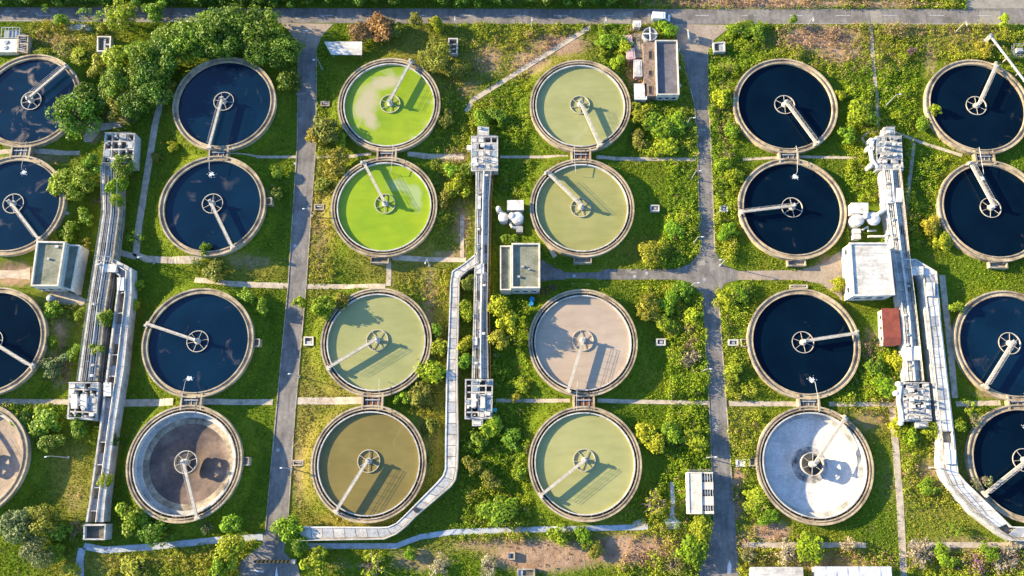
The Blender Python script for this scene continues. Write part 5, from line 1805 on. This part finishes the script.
TREES = [
    # grove at the top left
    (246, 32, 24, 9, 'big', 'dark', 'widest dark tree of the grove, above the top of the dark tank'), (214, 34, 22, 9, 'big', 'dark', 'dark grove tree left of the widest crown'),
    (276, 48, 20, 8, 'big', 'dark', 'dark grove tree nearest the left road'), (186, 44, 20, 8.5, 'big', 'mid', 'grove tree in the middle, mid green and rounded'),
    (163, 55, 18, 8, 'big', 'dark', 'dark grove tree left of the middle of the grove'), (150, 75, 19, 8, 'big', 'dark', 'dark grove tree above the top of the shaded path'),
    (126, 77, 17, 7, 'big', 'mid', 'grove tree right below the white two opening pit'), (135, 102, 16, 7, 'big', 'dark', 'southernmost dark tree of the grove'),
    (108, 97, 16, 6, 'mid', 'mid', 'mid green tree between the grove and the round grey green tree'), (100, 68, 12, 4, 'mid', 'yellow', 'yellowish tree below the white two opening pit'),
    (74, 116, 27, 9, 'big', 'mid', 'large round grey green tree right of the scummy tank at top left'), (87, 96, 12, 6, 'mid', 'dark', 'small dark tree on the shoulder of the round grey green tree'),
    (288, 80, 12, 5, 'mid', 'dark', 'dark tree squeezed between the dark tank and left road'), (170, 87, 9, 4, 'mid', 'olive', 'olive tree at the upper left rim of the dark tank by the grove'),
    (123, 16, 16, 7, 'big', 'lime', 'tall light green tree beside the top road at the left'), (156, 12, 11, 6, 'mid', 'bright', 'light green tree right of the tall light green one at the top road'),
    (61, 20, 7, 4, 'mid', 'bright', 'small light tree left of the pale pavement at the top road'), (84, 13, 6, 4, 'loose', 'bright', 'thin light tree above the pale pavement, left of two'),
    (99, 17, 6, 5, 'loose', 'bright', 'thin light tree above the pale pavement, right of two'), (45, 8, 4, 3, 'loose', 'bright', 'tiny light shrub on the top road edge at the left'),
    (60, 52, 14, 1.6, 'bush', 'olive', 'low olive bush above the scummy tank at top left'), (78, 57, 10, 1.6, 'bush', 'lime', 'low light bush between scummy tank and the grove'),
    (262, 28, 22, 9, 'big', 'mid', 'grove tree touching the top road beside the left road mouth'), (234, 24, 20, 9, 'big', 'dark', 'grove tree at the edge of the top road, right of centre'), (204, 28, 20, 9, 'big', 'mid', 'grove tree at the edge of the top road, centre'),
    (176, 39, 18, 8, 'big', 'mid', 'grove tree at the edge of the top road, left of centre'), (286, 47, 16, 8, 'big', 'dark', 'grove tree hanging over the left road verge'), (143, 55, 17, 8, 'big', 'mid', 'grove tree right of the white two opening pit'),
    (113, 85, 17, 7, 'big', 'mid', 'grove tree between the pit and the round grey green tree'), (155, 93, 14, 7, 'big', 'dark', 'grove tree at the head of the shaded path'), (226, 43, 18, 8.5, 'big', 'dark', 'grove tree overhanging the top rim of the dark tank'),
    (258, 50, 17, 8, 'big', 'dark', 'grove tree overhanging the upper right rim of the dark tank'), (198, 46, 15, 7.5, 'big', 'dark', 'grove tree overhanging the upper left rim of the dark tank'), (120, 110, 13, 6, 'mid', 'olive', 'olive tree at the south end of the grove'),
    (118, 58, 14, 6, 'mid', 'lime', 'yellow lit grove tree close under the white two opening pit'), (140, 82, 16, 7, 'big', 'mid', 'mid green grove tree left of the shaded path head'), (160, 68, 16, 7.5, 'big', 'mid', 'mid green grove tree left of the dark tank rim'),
    # left, around the shaded channel
    (60, 182, 13, 5, 'mid', 'bright', 'bright tree overhanging the right rim of the tank at the left edge'), (80, 181, 16, 6, 'big', 'bright', 'bigger bright tree right of the tank at the left edge'),
    (92, 166, 10, 5, 'mid', 'mid', 'mid green tree left of the shaded channel head'), (125, 168, 13, 6, 'big', 'mid', 'dark leafy tree leaning over the shaded channel, upper of two'),
    (117, 186, 11, 5, 'mid', 'bright', 'lighter tree leaning over the shaded channel, lower of two'), (118, 200, 8, 4.5, 'mid', 'bright', 'lowest crown over the shaded channel near its round hole'),
    (98, 200, 5, 1.5, 'loose', 'red', 'rusty shrub along the left wall of the shaded channel'), (85, 217, 9, 3, 'bush', 'bright', 'bush right of the two white dosing vessels'),
    (68, 231, 9, 3, 'bush', 'bright', 'bush touching the upper wall of the annexed building'), (54, 236, 6, 2.5, 'bush', 'lime', 'small bush at the rim above the annexed building'),
    (86, 243, 5, 2, 'loose', 'olive', 'small shrub right of the annex roof'), (135, 238, 8, 3, 'loose', 'bright', 'slanting shrub at the lower end of the shaded left path'),
    (172, 146, 6, 2, 'bush', 'lime', 'round light bush left of the two dark tanks joint'), (157, 157, 5, 1.8, 'bush', 'olive', 'olive bush beside the shaded path near the tank joint'),
    (205, 249, 7, 4, 'mid', 'mid', 'slim tree at the lower rim of the foam spotted tank'), (214, 270, 11, 3, 'bush', 'olive', 'round olive bush below the foam spotted tank'),
    (197, 262, 6, 2.5, 'loose', 'mid', 'shrub left of the round olive bush'), (140, 285, 5, 2, 'bush', 'lime', 'small round light bush right of the U bend of the shaded flume'),
    (53, 311, 9, 3, 'bush', 'bright', 'bush right of the dark tank, just under the water cylinder'), (50, 343, 8, 3, 'bush', 'bright', 'middle bush right of the dark left edge tank'),
    (55, 366, 12, 4, 'mid', 'grey', 'grey green tree right of the dark left edge tank'), (79, 314, 6, 2, 'bush', 'bright', 'bush against the left wall of the shaded channel, upper'),
    (74, 352, 7, 2, 'bush', 'bright', 'bush against the left wall of the shaded channel, lower'), (105.5, 318, 9, 4.5, 'mid', 'bright', 'bush growing between channel and flume, upper of two at the left'),
    (97, 350, 8, 4, 'mid', 'lime', 'bush growing between channel and flume, lower of two at the left'), (133, 305, 6.5, 2.2, 'bush', 'lime', 'round light bush right of the shaded flume'),
    (22, 418, 9, 3, 'bush', 'mid', 'bush above the dry pinkish tank'), (42, 423, 13, 3.5, 'bush', 'bright', 'wide bush between dry pinkish tank and the lower left channel chamber'),
    (50, 441, 10, 3, 'bush', 'mid', 'bush right above the lawn lamp post'), (80, 425, 10, 4, 'mid', 'mid', 'tree under the white cabinets of the lower left chamber'),
    (113, 440, 5, 3, 'bush', 'dark', 'dark bush against the narrow flume near the tank'), (105, 480, 7, 4, 'mid', 'lime', 'light bush spilling over the narrow flume'),
    (20, 527, 16, 6, 'big', 'grey', 'grey green tree of the bottom left clump, leftmost'), (42, 518, 15, 6, 'big', 'olive', 'olive tree of the bottom left clump, uppermost'),
    (36, 552, 14, 5, 'big', 'grey', 'grey green tree of the bottom left clump, lowest'), (58, 530, 10, 4, 'mid', 'mid', 'small tree on the right of the bottom left clump'),
    (57, 553, 9, 3, 'bush', 'bright', 'light bush at the foot of the bottom left clump'), (76, 528, 9, 2.5, 'dry', 'olive', 'dry bare branched bush beside the narrow flume end'),
    (134, 517, 13, 5, 'mid', 'bright', 'light tree below the muddy empty tank, left of two'), (153, 530, 14, 5, 'mid', 'mid', 'dark tree below the muddy empty tank, right of two'),
    (168, 537, 8, 3, 'loose', 'mid', 'shrub beside the pale path below the muddy empty tank'), (207, 527, 6, 2.5, 'dry', 'grey', 'pale dry bush at lower right of the muddy empty tank'),
    (233, 524, 11, 6, 'mid', 'bright', 'tall tree left of the parking apron, upper crown'), (228, 547, 13, 6, 'mid', 'lime', 'light tree left of the parking apron, middle'),
    (222, 566, 12, 5, 'mid', 'bright', 'tree left of the parking apron at the bottom edge'), (135, 568, 12, 2, 'bush', 'yellow', 'yellowish low bush at the bottom edge left'), (70, 573, 9, 2, 'bush', 'yellow', 'yellowish bush at the very bottom left'),
    # around the lime green and sage tanks
    (361, 31, 14, 4, 'mid', 'red', 'reddish brown tree above the white shelter roof, left'), (379, 28, 15, 4.5, 'mid', 'red', 'reddish brown tree, middle of the three'),
    (394, 32, 11, 3.5, 'mid', 'olive', 'brownish olive tree, right end of the reddish row'), (415, 19, 8, 4, 'mid', 'olive', 'small olive tree on the edge of the top road'),
    (436, 24, 9, 4, 'mid', 'lime', 'light tree on the edge of the top road above the framed pit'), (437, 57, 18, 5, 'big', 'olive', 'large olive tree at the upper right rim of the lime tank'),
    (456, 70, 11, 3.5, 'mid', 'olive', 'olive tree right of the large olive tree'), (445, 118, 10, 3, 'bush', 'olive', 'olive bush right of the upper lime green tank'),
    (326, 128, 15, 6, 'mid', 'olive', 'olive tree between left road and upper lime tank'), (342, 140, 10, 3, 'bush', 'lime', 'light bush under the left rim of the upper lime tank'),
    (312, 136, 8, 3, 'bush', 'yellow', 'yellowish bush at the left road near the lime tanks'), (336, 163, 13, 4, 'mid', 'olive', 'olive tree at the upper left rim of the lower lime tank'),
    (326, 185, 9, 2.5, 'bush', 'olive', 'olive bush left of the lower lime tank'), (274, 193, 9, 3, 'bush', 'olive', 'olive bush on the right rim of the foam spotted tank'), (277, 172, 7, 2.5, 'bush', 'mid', 'green bush right of the foam spotted tank'),
    (457, 188, 14, 4, 'mid', 'lime', 'wide light tree between the lower lime tank and the channel'), (465, 172, 9, 3, 'bush', 'bright', 'light bush close to the middle channel head'),
    (443, 198, 9, 3, 'bush', 'olive', 'olive bush on the right rim of the lower lime tank'), (452, 172, 8, 3, 'bush', 'bright', 'bush between lower lime tank and channel head'),
    (324, 306, 14, 6, 'mid', 'bright', 'bright tree at the upper left rim of the sage tank'), (341, 300, 9, 4, 'mid', 'olive', 'olive tree on the top rim of the sage tank'),
    (299, 303, 7, 3, 'bush', 'lime', 'light bush leaning over the left road'), (245, 297, 9, 3, 'bush', 'bright', 'bright bush at upper right of the left pointing bridge tank'), (262, 308, 7, 3, 'bush', 'mid', 'green bush beside the left road above the lawn'),
    (432, 372, 14, 4, 'mid', 'lime', 'light tree at the lower right rim of the sage tank'), (420, 393, 12, 3.5, 'mid', 'olive', 'olive tree between sage and olive brown tanks'),
    (440, 348, 9, 3.5, 'mid', 'lime', 'light tree right of the sage tank'), (436, 331, 6, 3, 'bush', 'bright', 'small bush at the right rim of the sage tank'), (402, 398, 8, 3, 'bush', 'bright', 'bush beside the sage and olive tank joint'),
    (466, 311, 8.5, 3.5, 'mid', 'lime', 'bush between flume and middle channel, uppermost'), (464, 345, 8.5, 3.5, 'mid', 'lime', 'bush between flume and middle channel, middle'), (465, 362, 8.5, 3.5, 'mid', 'bright', 'bush between flume and middle channel, lowest'),
    (467, 283, 7, 3, 'bush', 'olive', 'olive bush inside the bend of the pale flume'), (431, 428, 8, 2.5, 'bush', 'olive', 'olive bush at upper right of the olive brown tank'), (433, 458, 5, 2, 'bush', 'yellow', 'yellowish bush between olive brown tank and flume'),
    # centre
    (509.5, 241, 8.5, 4.5, 'mid', 'bright', 'round bright tree at the upper left corner of the mossy roofed building'), (481, 118, 9, 3, 'bush', 'bright', 'bush above the middle channel head'), (498, 117, 9, 3, 'bush', 'mid', 'green bush at upper right of the middle channel head'),
    (500, 305, 11, 6, 'mid', 'lime', 'light tree below left corner of the mossy roofed building'), (508, 322, 11, 6.5, 'mid', 'lime', 'light tree left of the beige tank'), (499, 339, 10, 6, 'mid', 'yellow', 'yellow green tree right of the middle channel'),
    (524, 385, 8, 2, 'bush', 'lime', 'small light bush at the lower left rim of the beige tank'), (515, 398, 5, 1.6, 'bush', 'yellow', 'tiny orange yellow bush on the middle cross path'), (491, 427, 11, 3.5, 'mid', 'lime', 'light tree below the foot of the middle channel'),
    (472, 466, 9, 3, 'bush', 'olive', 'olive bush right of the flume bend, upper'), (490, 480, 10, 3, 'bush', 'olive', 'olive bush right of the flume bend, middle'), (499, 513, 15, 3, 'bush', 'bright', 'large bright bush left of the pale yellow green tank'), (478, 442, 8, 3, 'bush', 'mid', 'green bush right of the flume above the bend'),
    (520, 470, 8, 3, 'bush', 'bright', 'bush on the left rim of the pale yellow green tank'), (513, 440, 9, 3, 'bush', 'mid', 'green bush at upper left of the pale yellow green tank'),
    (552, 287.5, 4, 1.2, 'loose', 'mauve', 'small mauve flowering shrub in shade beside the pump house'), (545, 291, 4, 1.2, 'loose', 'red', 'small reddish shrub in shade beside the pump house'),
    # between centre and right road
    (640, 113, 13, 3, 'bush', 'lime', 'bush right of the pale green tank, leftmost of the thicket below the hall'), (657, 126, 14, 3.5, 'mid', 'bright', 'wide bush in the thicket below the hall'), (677, 122, 12, 3, 'bush', 'bright', 'bush nearest the right road in the thicket below the hall'), (668, 143, 12, 2.6, 'bush', 'lime', 'lowest bush of the thicket below the hall'), (640, 140, 9, 2.5, 'bush', 'olive', 'olive bush at lower left of the thicket below the hall'),
    (624, 44, 10, 2.6, 'bush', 'lime', 'bush above right of the pale green tank'), (610, 40, 12, 2.6, 'bush', 'bright', 'wide bush above the pale green tank'), (617, 62, 9, 2.4, 'bush', 'lime', 'bush at the upper right rim of the pale green tank'), (668, 31, 9, 2.4, 'bush', 'bright', 'bush at the road end of the hall roof'), (660, 26, 6, 2, 'bush', 'bright', 'small bush below the van'),
    (648, 253, 13, 4, 'mid', 'yellow', 'yellow green tree at lower right of the olive green tank'), (682, 216, 8, 2.2, 'bush', 'lime', 'light bush beside the right road right of the lawn pit'), (675, 230, 9, 2.2, 'bush', 'bright', 'bright bush beside the right road above the cross road'),
    (647, 307, 12, 4, 'mid', 'yellow', 'yellow green tree at upper right of the beige tank'), (668, 302, 10, 3, 'bush', 'bright', 'bright bush right of the yellow green tree'), (665, 322, 9, 3, 'bush', 'lime', 'light bush above the pit right of the beige tank'), (694, 316, 8, 2.5, 'bush', 'lime', 'light bush beside the right road below the cross road'), (682, 292, 10, 3, 'bush', 'bright', 'bright bush at the corner below the cross road'),
    (691, 357, 9, 2.2, 'dry', 'pale', 'dry grey bush beside the right road'), (650, 437, 13, 3.5, 'mid', 'lime', 'light tree at upper right of the pale yellow green tank'), (672, 434, 12, 3.5, 'mid', 'bright', 'bright tree above the barred block, left'), (694, 440, 12, 3.5, 'mid', 'lime', 'light tree above the barred block beside the road'),
    (655, 503, 12, 3.5, 'dry', 'yellow', 'straggly yellow bush left of the thin pale path'), (560, 534, 10, 3, 'bush', 'bright', 'round bright bush on the bottom path, left of two'), (583, 538, 9, 2.5, 'bush', 'bright', 'bright bush on the bottom path, right of two'), (592, 548, 8, 2, 'bush', 'olive', 'olive bush under the pair on the bottom path'),
    (692, 549, 13, 4, 'mid', 'bright', 'bright tree left of the bottom end of the right road'), (703, 527, 12, 3.5, 'mid', 'lime', 'light tree directly below the barred block'), (675, 565, 10, 3, 'dry', 'olive', 'dry olive bush at the bottom edge left of the road'), (655, 560, 8, 2.5, 'loose', 'lime', 'loose light shrub on the bare soil at the bottom'),
    (410, 553, 6, 2, 'bush', 'bright', 'small bush on the soil below the flume'), (372, 565, 12, 3, 'dry', 'lime', 'straggly light bush below the flume, at the bottom edge'), (488, 566, 9, 2, 'dry', 'pale', 'pale dry branches on the bottom soil'), (440, 567, 8, 2, 'dry', 'pale', 'pale dry branches on the bottom soil further left'),
    (289, 530, 14, 5, 'mid', 'bright', 'dense green tree at the west end of the pale flume'), (316, 560, 13, 5, 'mid', 'lime', 'light yellow green tree below the west end of the flume'), (300, 545, 9, 4, 'mid', 'mid', 'dark tree beside the boom barrier'),
    # right
    (723, 97, 9, 3, 'bush', 'lime', 'light bush at left rim of the dark tank nearest the junction'), (733, 130, 9, 2.5, 'bush', 'bright', 'bush at lower left rim of the dark tank nearest the junction'), (722, 165, 10, 3.5, 'mid', 'bright', 'tree beside the right road at the upper cross path'), (735, 175, 8, 3, 'bush', 'lime', 'light bush at upper left rim of the left pointing bridge tank'), (728, 232, 9, 2.2, 'bush', 'bright', 'bush at lower left rim of the left pointing bridge tank'), (740, 30, 13, 2.5, 'bush', 'bright', 'wide bush at the corner of the top road and right road'), (757, 32, 10, 2.4, 'bush', 'mid', 'dark green bush on the top road edge right of the junction'),
    (725, 300, 9, 2.4, 'bush', 'lime', 'light bush right of the road below the junction'), (742, 292, 9, 2.4, 'bush', 'bright', 'bright bush above the right pointing bridge tank'), (735, 372, 9, 2.2, 'bush', 'lime', 'light bush at lower left rim of the right pointing bridge tank'), (838, 285, 7, 2, 'bush', 'lime', 'light bush left of the white flat roofed building'),
    (862, 113, 14, 4, 'mid', 'lime', 'large light tree right of the dark tank nearest the junction'), (848, 135, 9, 3, 'bush', 'bright', 'bright bush under the large light tree'), (840, 96, 6, 2, 'bush', 'lime', 'light bush at the right rim of the dark tank nearest the junction'), (936, 110, 6, 3, 'bush', 'lime', 'small bush leaning over the left rim of the top right tank'),
    (924, 124, 9, 2.5, 'bush', 'bright', 'bush at lower left rim of the top right tank'), (793, 19, 4.5, 3, 'bush', 'bright', 'small round bush on the top road'), (1004, 20, 6, 3.5, 'bush', 'lime', 'round light bush on the top road near the right corner'), (912, 51, 5, 1.8, 'loose', 'mauve', 'small mauve shrub in the weeds at the top right'), (985, 50, 10, 2, 'bush', 'yellow', 'yellowish bush above the top right tank'),
    (929, 225, 8, 3, 'bush', 'yellow', 'orange yellow bush left of the right edge tank'), (942, 240, 9, 2.5, 'bush', 'lime', 'light bush at the lower left rim of the right edge tank'), (885, 384, 12, 3, 'bush', 'bright', 'bright bush right of the right pointing bridge tank'), (875, 365, 8, 2.5, 'bush', 'mid', 'green bush below the red roofed shed'), (893, 360, 8, 2.5, 'bush', 'lime', 'light bush between red roofed shed and channel'),
    (957, 308, 6, 3, 'bush', 'lime', 'small light bush at the upper left rim of the scum smeared tank'), (897, 428, 9, 2.5, 'bush', 'lime', 'light bush left of the right channel foot'), (932, 429, 8, 3, 'bush', 'lime', 'light bush between right channel foot and the white flume'), (912, 433, 9, 2.5, 'bush', 'bright', 'bush directly below the right channel foot'),
    (960, 424, 7, 3, 'bush', 'bright', 'round bush right of the white flume'), (969, 407, 7, 3.5, 'loose', 'lime', 'slender pale shrub below the scum smeared tank'), (975, 420, 6, 3, 'dry', 'grey', 'grey dry shrub left of the corner tank'), (988, 481, 5, 4, 'dry', 'grey', 'grey shrub hanging over the corner tank rim'), (974, 484, 6, 3, 'dry', 'grey', 'grey shrub between flume bend and the corner tank'),
    (920, 552, 13, 2.5, 'dry', 'pale', 'pale straw coloured bush right of the right hand vertical path'), (1006, 556, 13, 2.5, 'dry', 'pale', 'pale straw coloured bush at the bottom right corner'), (975, 566, 10, 2, 'loose', 'mauve', 'pinkish shrub between the two straw coloured bushes'), (946, 556, 10, 2.5, 'bush', 'bright', 'bright bush right of the left straw coloured bush'), (989, 552, 8, 2.5, 'bush', 'mid', 'green bush left of the right straw coloured bush'),
    (812, 549, 12, 3, 'mid', 'lime', 'light tree standing on the bottom right path'), (788, 553, 9, 2.5, 'dry', 'pale', 'dry pinkish bush left of the light path tree'), (848, 545, 7, 3, 'dry', 'pale', 'dry bush at the right end of the short path'), (955, 528, 6, 2.5, 'loose', 'mid', 'dark shrub on the lower right lawn'), (748, 556, 7, 2.5, 'dry', 'grey', 'grey dry bush at the left end of the short path'), (930, 487, 9, 2, 'bush', 'mid', 'dark green bush left of the flume bend at lower right'),
    (755, 500, 10, 1.6, 'bush', 'lime', 'low light bush at lower left rim of the white washed tank'), (770, 518, 9, 1.6, 'bush', 'bright', 'low bush below the white washed tank'),
]
for e in TREES:
    tree(*e)
for i, x in enumerate(range(-50, 640, 17)):
    # tall clipped row on the far side of the top road; only its shaded flank shows
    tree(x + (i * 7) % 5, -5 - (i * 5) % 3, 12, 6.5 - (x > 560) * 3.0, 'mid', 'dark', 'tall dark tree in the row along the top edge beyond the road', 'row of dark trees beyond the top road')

# weeds and grass: uncountable ground cover
PXX, PYY = to_px(WX, WY)


def zone(pts, w):
    TALL[inside(PW(pts))] = w


zone([(-80, -20), (1100, -20), (1100, 620), (-80, 620)], .07)
zone([(634, 25), (702, 25), (700, 268), (640, 268), (668, 232), (668, 165), (634, 150)], .9)
zone([(600, 24), (640, 24), (634, 110), (600, 60)], .95)
zone([(640, 285), (704, 285), (712, 520), (640, 520), (665, 470), (668, 400), (668, 330)], .9)
zone([(708, 25), (1030, 25), (1030, 60), (920, 60), (900, 260), (845, 240), (845, 80), (735, 70), (735, 265), (712, 255)], .85)
zone([(716, 285), (760, 285), (748, 340), (756, 395), (727, 398)], .9)
zone([(728, 410), (760, 410), (756, 470), (780, 530), (860, 545), (735, 545)], .75)
zone([(900, 410), (945, 410), (945, 480), (985, 510), (905, 510)], .6)
zone([(918, 150), (945, 160), (938, 250), (900, 250)], .75)
zone([(848, 160), (880, 160), (880, 205), (848, 205)], .85)
zone([(858, 340), (900, 345), (900, 430), (830, 400)], .8)
zone([(738, 548), (1030, 550), (1030, 600), (738, 600)], .85)
zone([(425, 20), (600, 24), (530, 60), (528, 150), (500, 150), (500, 120), (440, 130), (445, 90)], .55)
zone([(430, 100), (475, 100), (470, 255), (430, 240)], .6)
zone([(490, 160), (530, 160), (530, 210), (490, 210)], .7)
zone([(490, 290), (528, 300), (530, 540), (460, 540), (462, 430), (490, 420)], .7)
zone([(640, 525), (712, 520), (705, 600), (600, 600)], .8)
zone([(460, 530), (530, 530), (530, 545), (460, 545)], .85)
zone([(410, 270), (448, 270), (446, 430), (410, 410)], .55)
zone([(30, 22), (110, 22), (110, 60), (60, 70), (30, 55)], .6)
zone([(280, 20), (330, 50), (330, 160), (315, 160)], .35)
zone([(316, 160), (335, 180), (335, 285), (308, 285)], .35)
zone([(640, -20), (970, -20), (970, 8), (640, 8)], .8)
zone([(45, 295), (78, 300), (70, 380), (45, 380)], .6)
zone([(0, 405), (66, 405), (60, 440), (30, 440)], .7)
zone([(110, 548), (270, 540), (240, 600), (110, 600)], .5)
zone([(600, 480), (640, 470), (660, 530), (600, 527)], .35)


def smooth_noise(cell, seed):
    r = np.random.default_rng(seed)
    n0, n1 = int(240 / cell) + 3, int(380 / cell) + 3
    g = r.random((n0, n1))

    def f(x, y):
        u, v = (x - GX0) / cell, (y - GY0) / cell
        i, j = np.clip(v.astype(int), 0, n0 - 2), np.clip(u.astype(int), 0, n1 - 2)
        a, b = v - i, u - j
        a, b = a * a * (3 - 2 * a), b * b * (3 - 2 * b)
        return g[i, j] * (1 - a) * (1 - b) + g[i + 1, j] * a * (1 - b) + g[i, j + 1] * (1 - a) * b + g[i + 1, j + 1] * a * b
    return f


N1, N2, N3 = smooth_noise(3.4, 1), smooth_noise(10.0, 2), smooth_noise(1.3, 3)


def sample(n):
    x = rng.uniform(-185, 185, n)
    y = rng.uniform(-45, 155, n)
    px, py = to_px(x, y)
    k = (px > -75) & (px < 1099) & (py > -45) & (py < 640)
    x, y = x[k], y[k]
    i, j = ((y - GY0) / GS).astype(int), ((x - GX0) / GS).astype(int)
    return x, y, BLK[i, j], TALL[i, j]


x, y, bk, tl = sample(720000)
dn = dirt_at(x, y)
n1, n2, n3 = N1(x, y), N2(x, y), N3(x, y)
dens = np.clip(tl * (.25 + 1.5 * (.6 * n1 + .4 * n3) ** 1.5), 0, 1) * np.clip(1 - 1.6 * dn, .38, 1)
k = (~bk) & (rng.random(len(x)) < dens * .74)
x, y, tl, n1, n2, n3, dn = (a[k] for a in (x, y, tl, n1, n2, n3, dn))
nt_ = len(x)
hgt = (.16 + tl * (.25 + 3.4 * np.clip(.72 * n1 + .28 * n3, 0, 1) ** 2.3)) * rng.uniform(.7, 1.3, nt_)
tt = np.clip(.10 + .42 * n2 + .34 * n1 + .14 * n3 + rng.normal(size=nt_) * .10, 0, .999) * 4
pal = np.array([(.075, .155, .012), (.135, .235, .011), (.21, .31, .012), (.29, .35, .014), (.36, .34, .03)])
i0 = tt.astype(int)
tcol = pal[i0] + (pal[np.minimum(i0 + 1, 4)] - pal[i0]) * (tt - i0)[:, None]
ddr = np.clip(dry_at(x, y) * 1.0 + .25 * (N2(x + 3, y + 5) - .4), 0, .75)[:, None]
tcol = tcol * (1 - ddr) + np.array((.38, .31, .05)) * ddr
dry = (rng.random(nt_) < .03 + 1.7 * dn)[:, None]
tcol = np.where(dry, np.array((.36, .24, .14)) * rng.uniform(.6, 1.2, (nt_, 1)), tcol) * rng.uniform(.8, 1.2, nt_)[:, None]
PER = 11
C = np.repeat(np.stack([x, y, added_berm(x, y)], 1), PER, 0)
d = unit(rng.normal(size=(nt_ * PER, 3)) + np.array([0, 0, .6]))
d[:, 2] = abs(d[:, 2])
hh = np.repeat(hgt, PER)
rad = np.repeat(np.clip(.28 + .34 * hgt, .25, .95), PER)
C = C + d * np.stack([rad, rad, hh], 1) * rng.uniform(.5, 1, nt_ * PER)[:, None]
nm = unit(d + np.array([0, 0, .3]) + rng.normal(size=d.shape) * .6)
V = leaf_quads(C, nm, np.repeat(.105 + .05 * np.clip(hgt, 0, 1.2), PER) * rng.uniform(.7, 1.4, nt_ * PER))
tc = np.concatenate([np.repeat(tcol, PER, 0) * rng.uniform(.8, 1.2, nt_ * PER)[:, None], np.ones((nt_ * PER, 1))], 1)
o = link('weeds', soup('weeds', V, 4, M['tuft'], tc, 'tint', 'FLOAT_COLOR'))
o['kind'] = 'stuff'
tag(o, 'rough green weeds and low brush covering the open ground between the tanks', 'weeds')

x, y, bk, tl = sample(1150000)
dn = dirt_at(x, y)
k = (~bk) & (rng.random(len(x)) < np.clip(1 - 2.6 * dn, .04, 1))
x, y = x[k], y[k]
n = len(x)
n1, n2 = N1(x, y), N2(x, y)
a = rng.random(n) * math.tau
h = rng.uniform(.10, .22, n) * (.8 + .4 * n1)
w = rng.uniform(.09, .17, n)
ux, uy = np.cos(a) * w, np.sin(a) * w
lx, ly = rng.normal(size=n) * .08, rng.normal(size=n) * .08
bz = added_berm(x, y)
V = np.stack([np.stack([x - ux, y - uy, -.03 + bz], 1), np.stack([x + ux, y + uy, -.03 + bz], 1), np.stack([x + lx, y + ly, h + bz], 1)], 1)
g0, g1, g2 = np.array((.10, .195, .010)), np.array((.21, .295, .012)), np.array((.32, .28, .025))
gc = g0 + (g1 - g0) * n1[:, None] + (g2 - g1) * (np.clip(n2 - .45, 0, 1) * 1.3)[:, None]
gdr = np.clip(dry_at(x, y) + .3 * (n2 - .35), 0, .8)[:, None]
gc = (gc * (1 - gdr) + np.array((.37, .29, .05)) * gdr) * rng.uniform(.75, 1.25, n)[:, None]
o = link('grass', soup('grass', V, 3, M['tuft'], np.concatenate([gc, np.ones((n, 1))], 1), 'tint', 'FLOAT_COLOR'))
o['kind'] = 'stuff'
tag(o, 'short grass of the lawns round the tanks', 'grass')
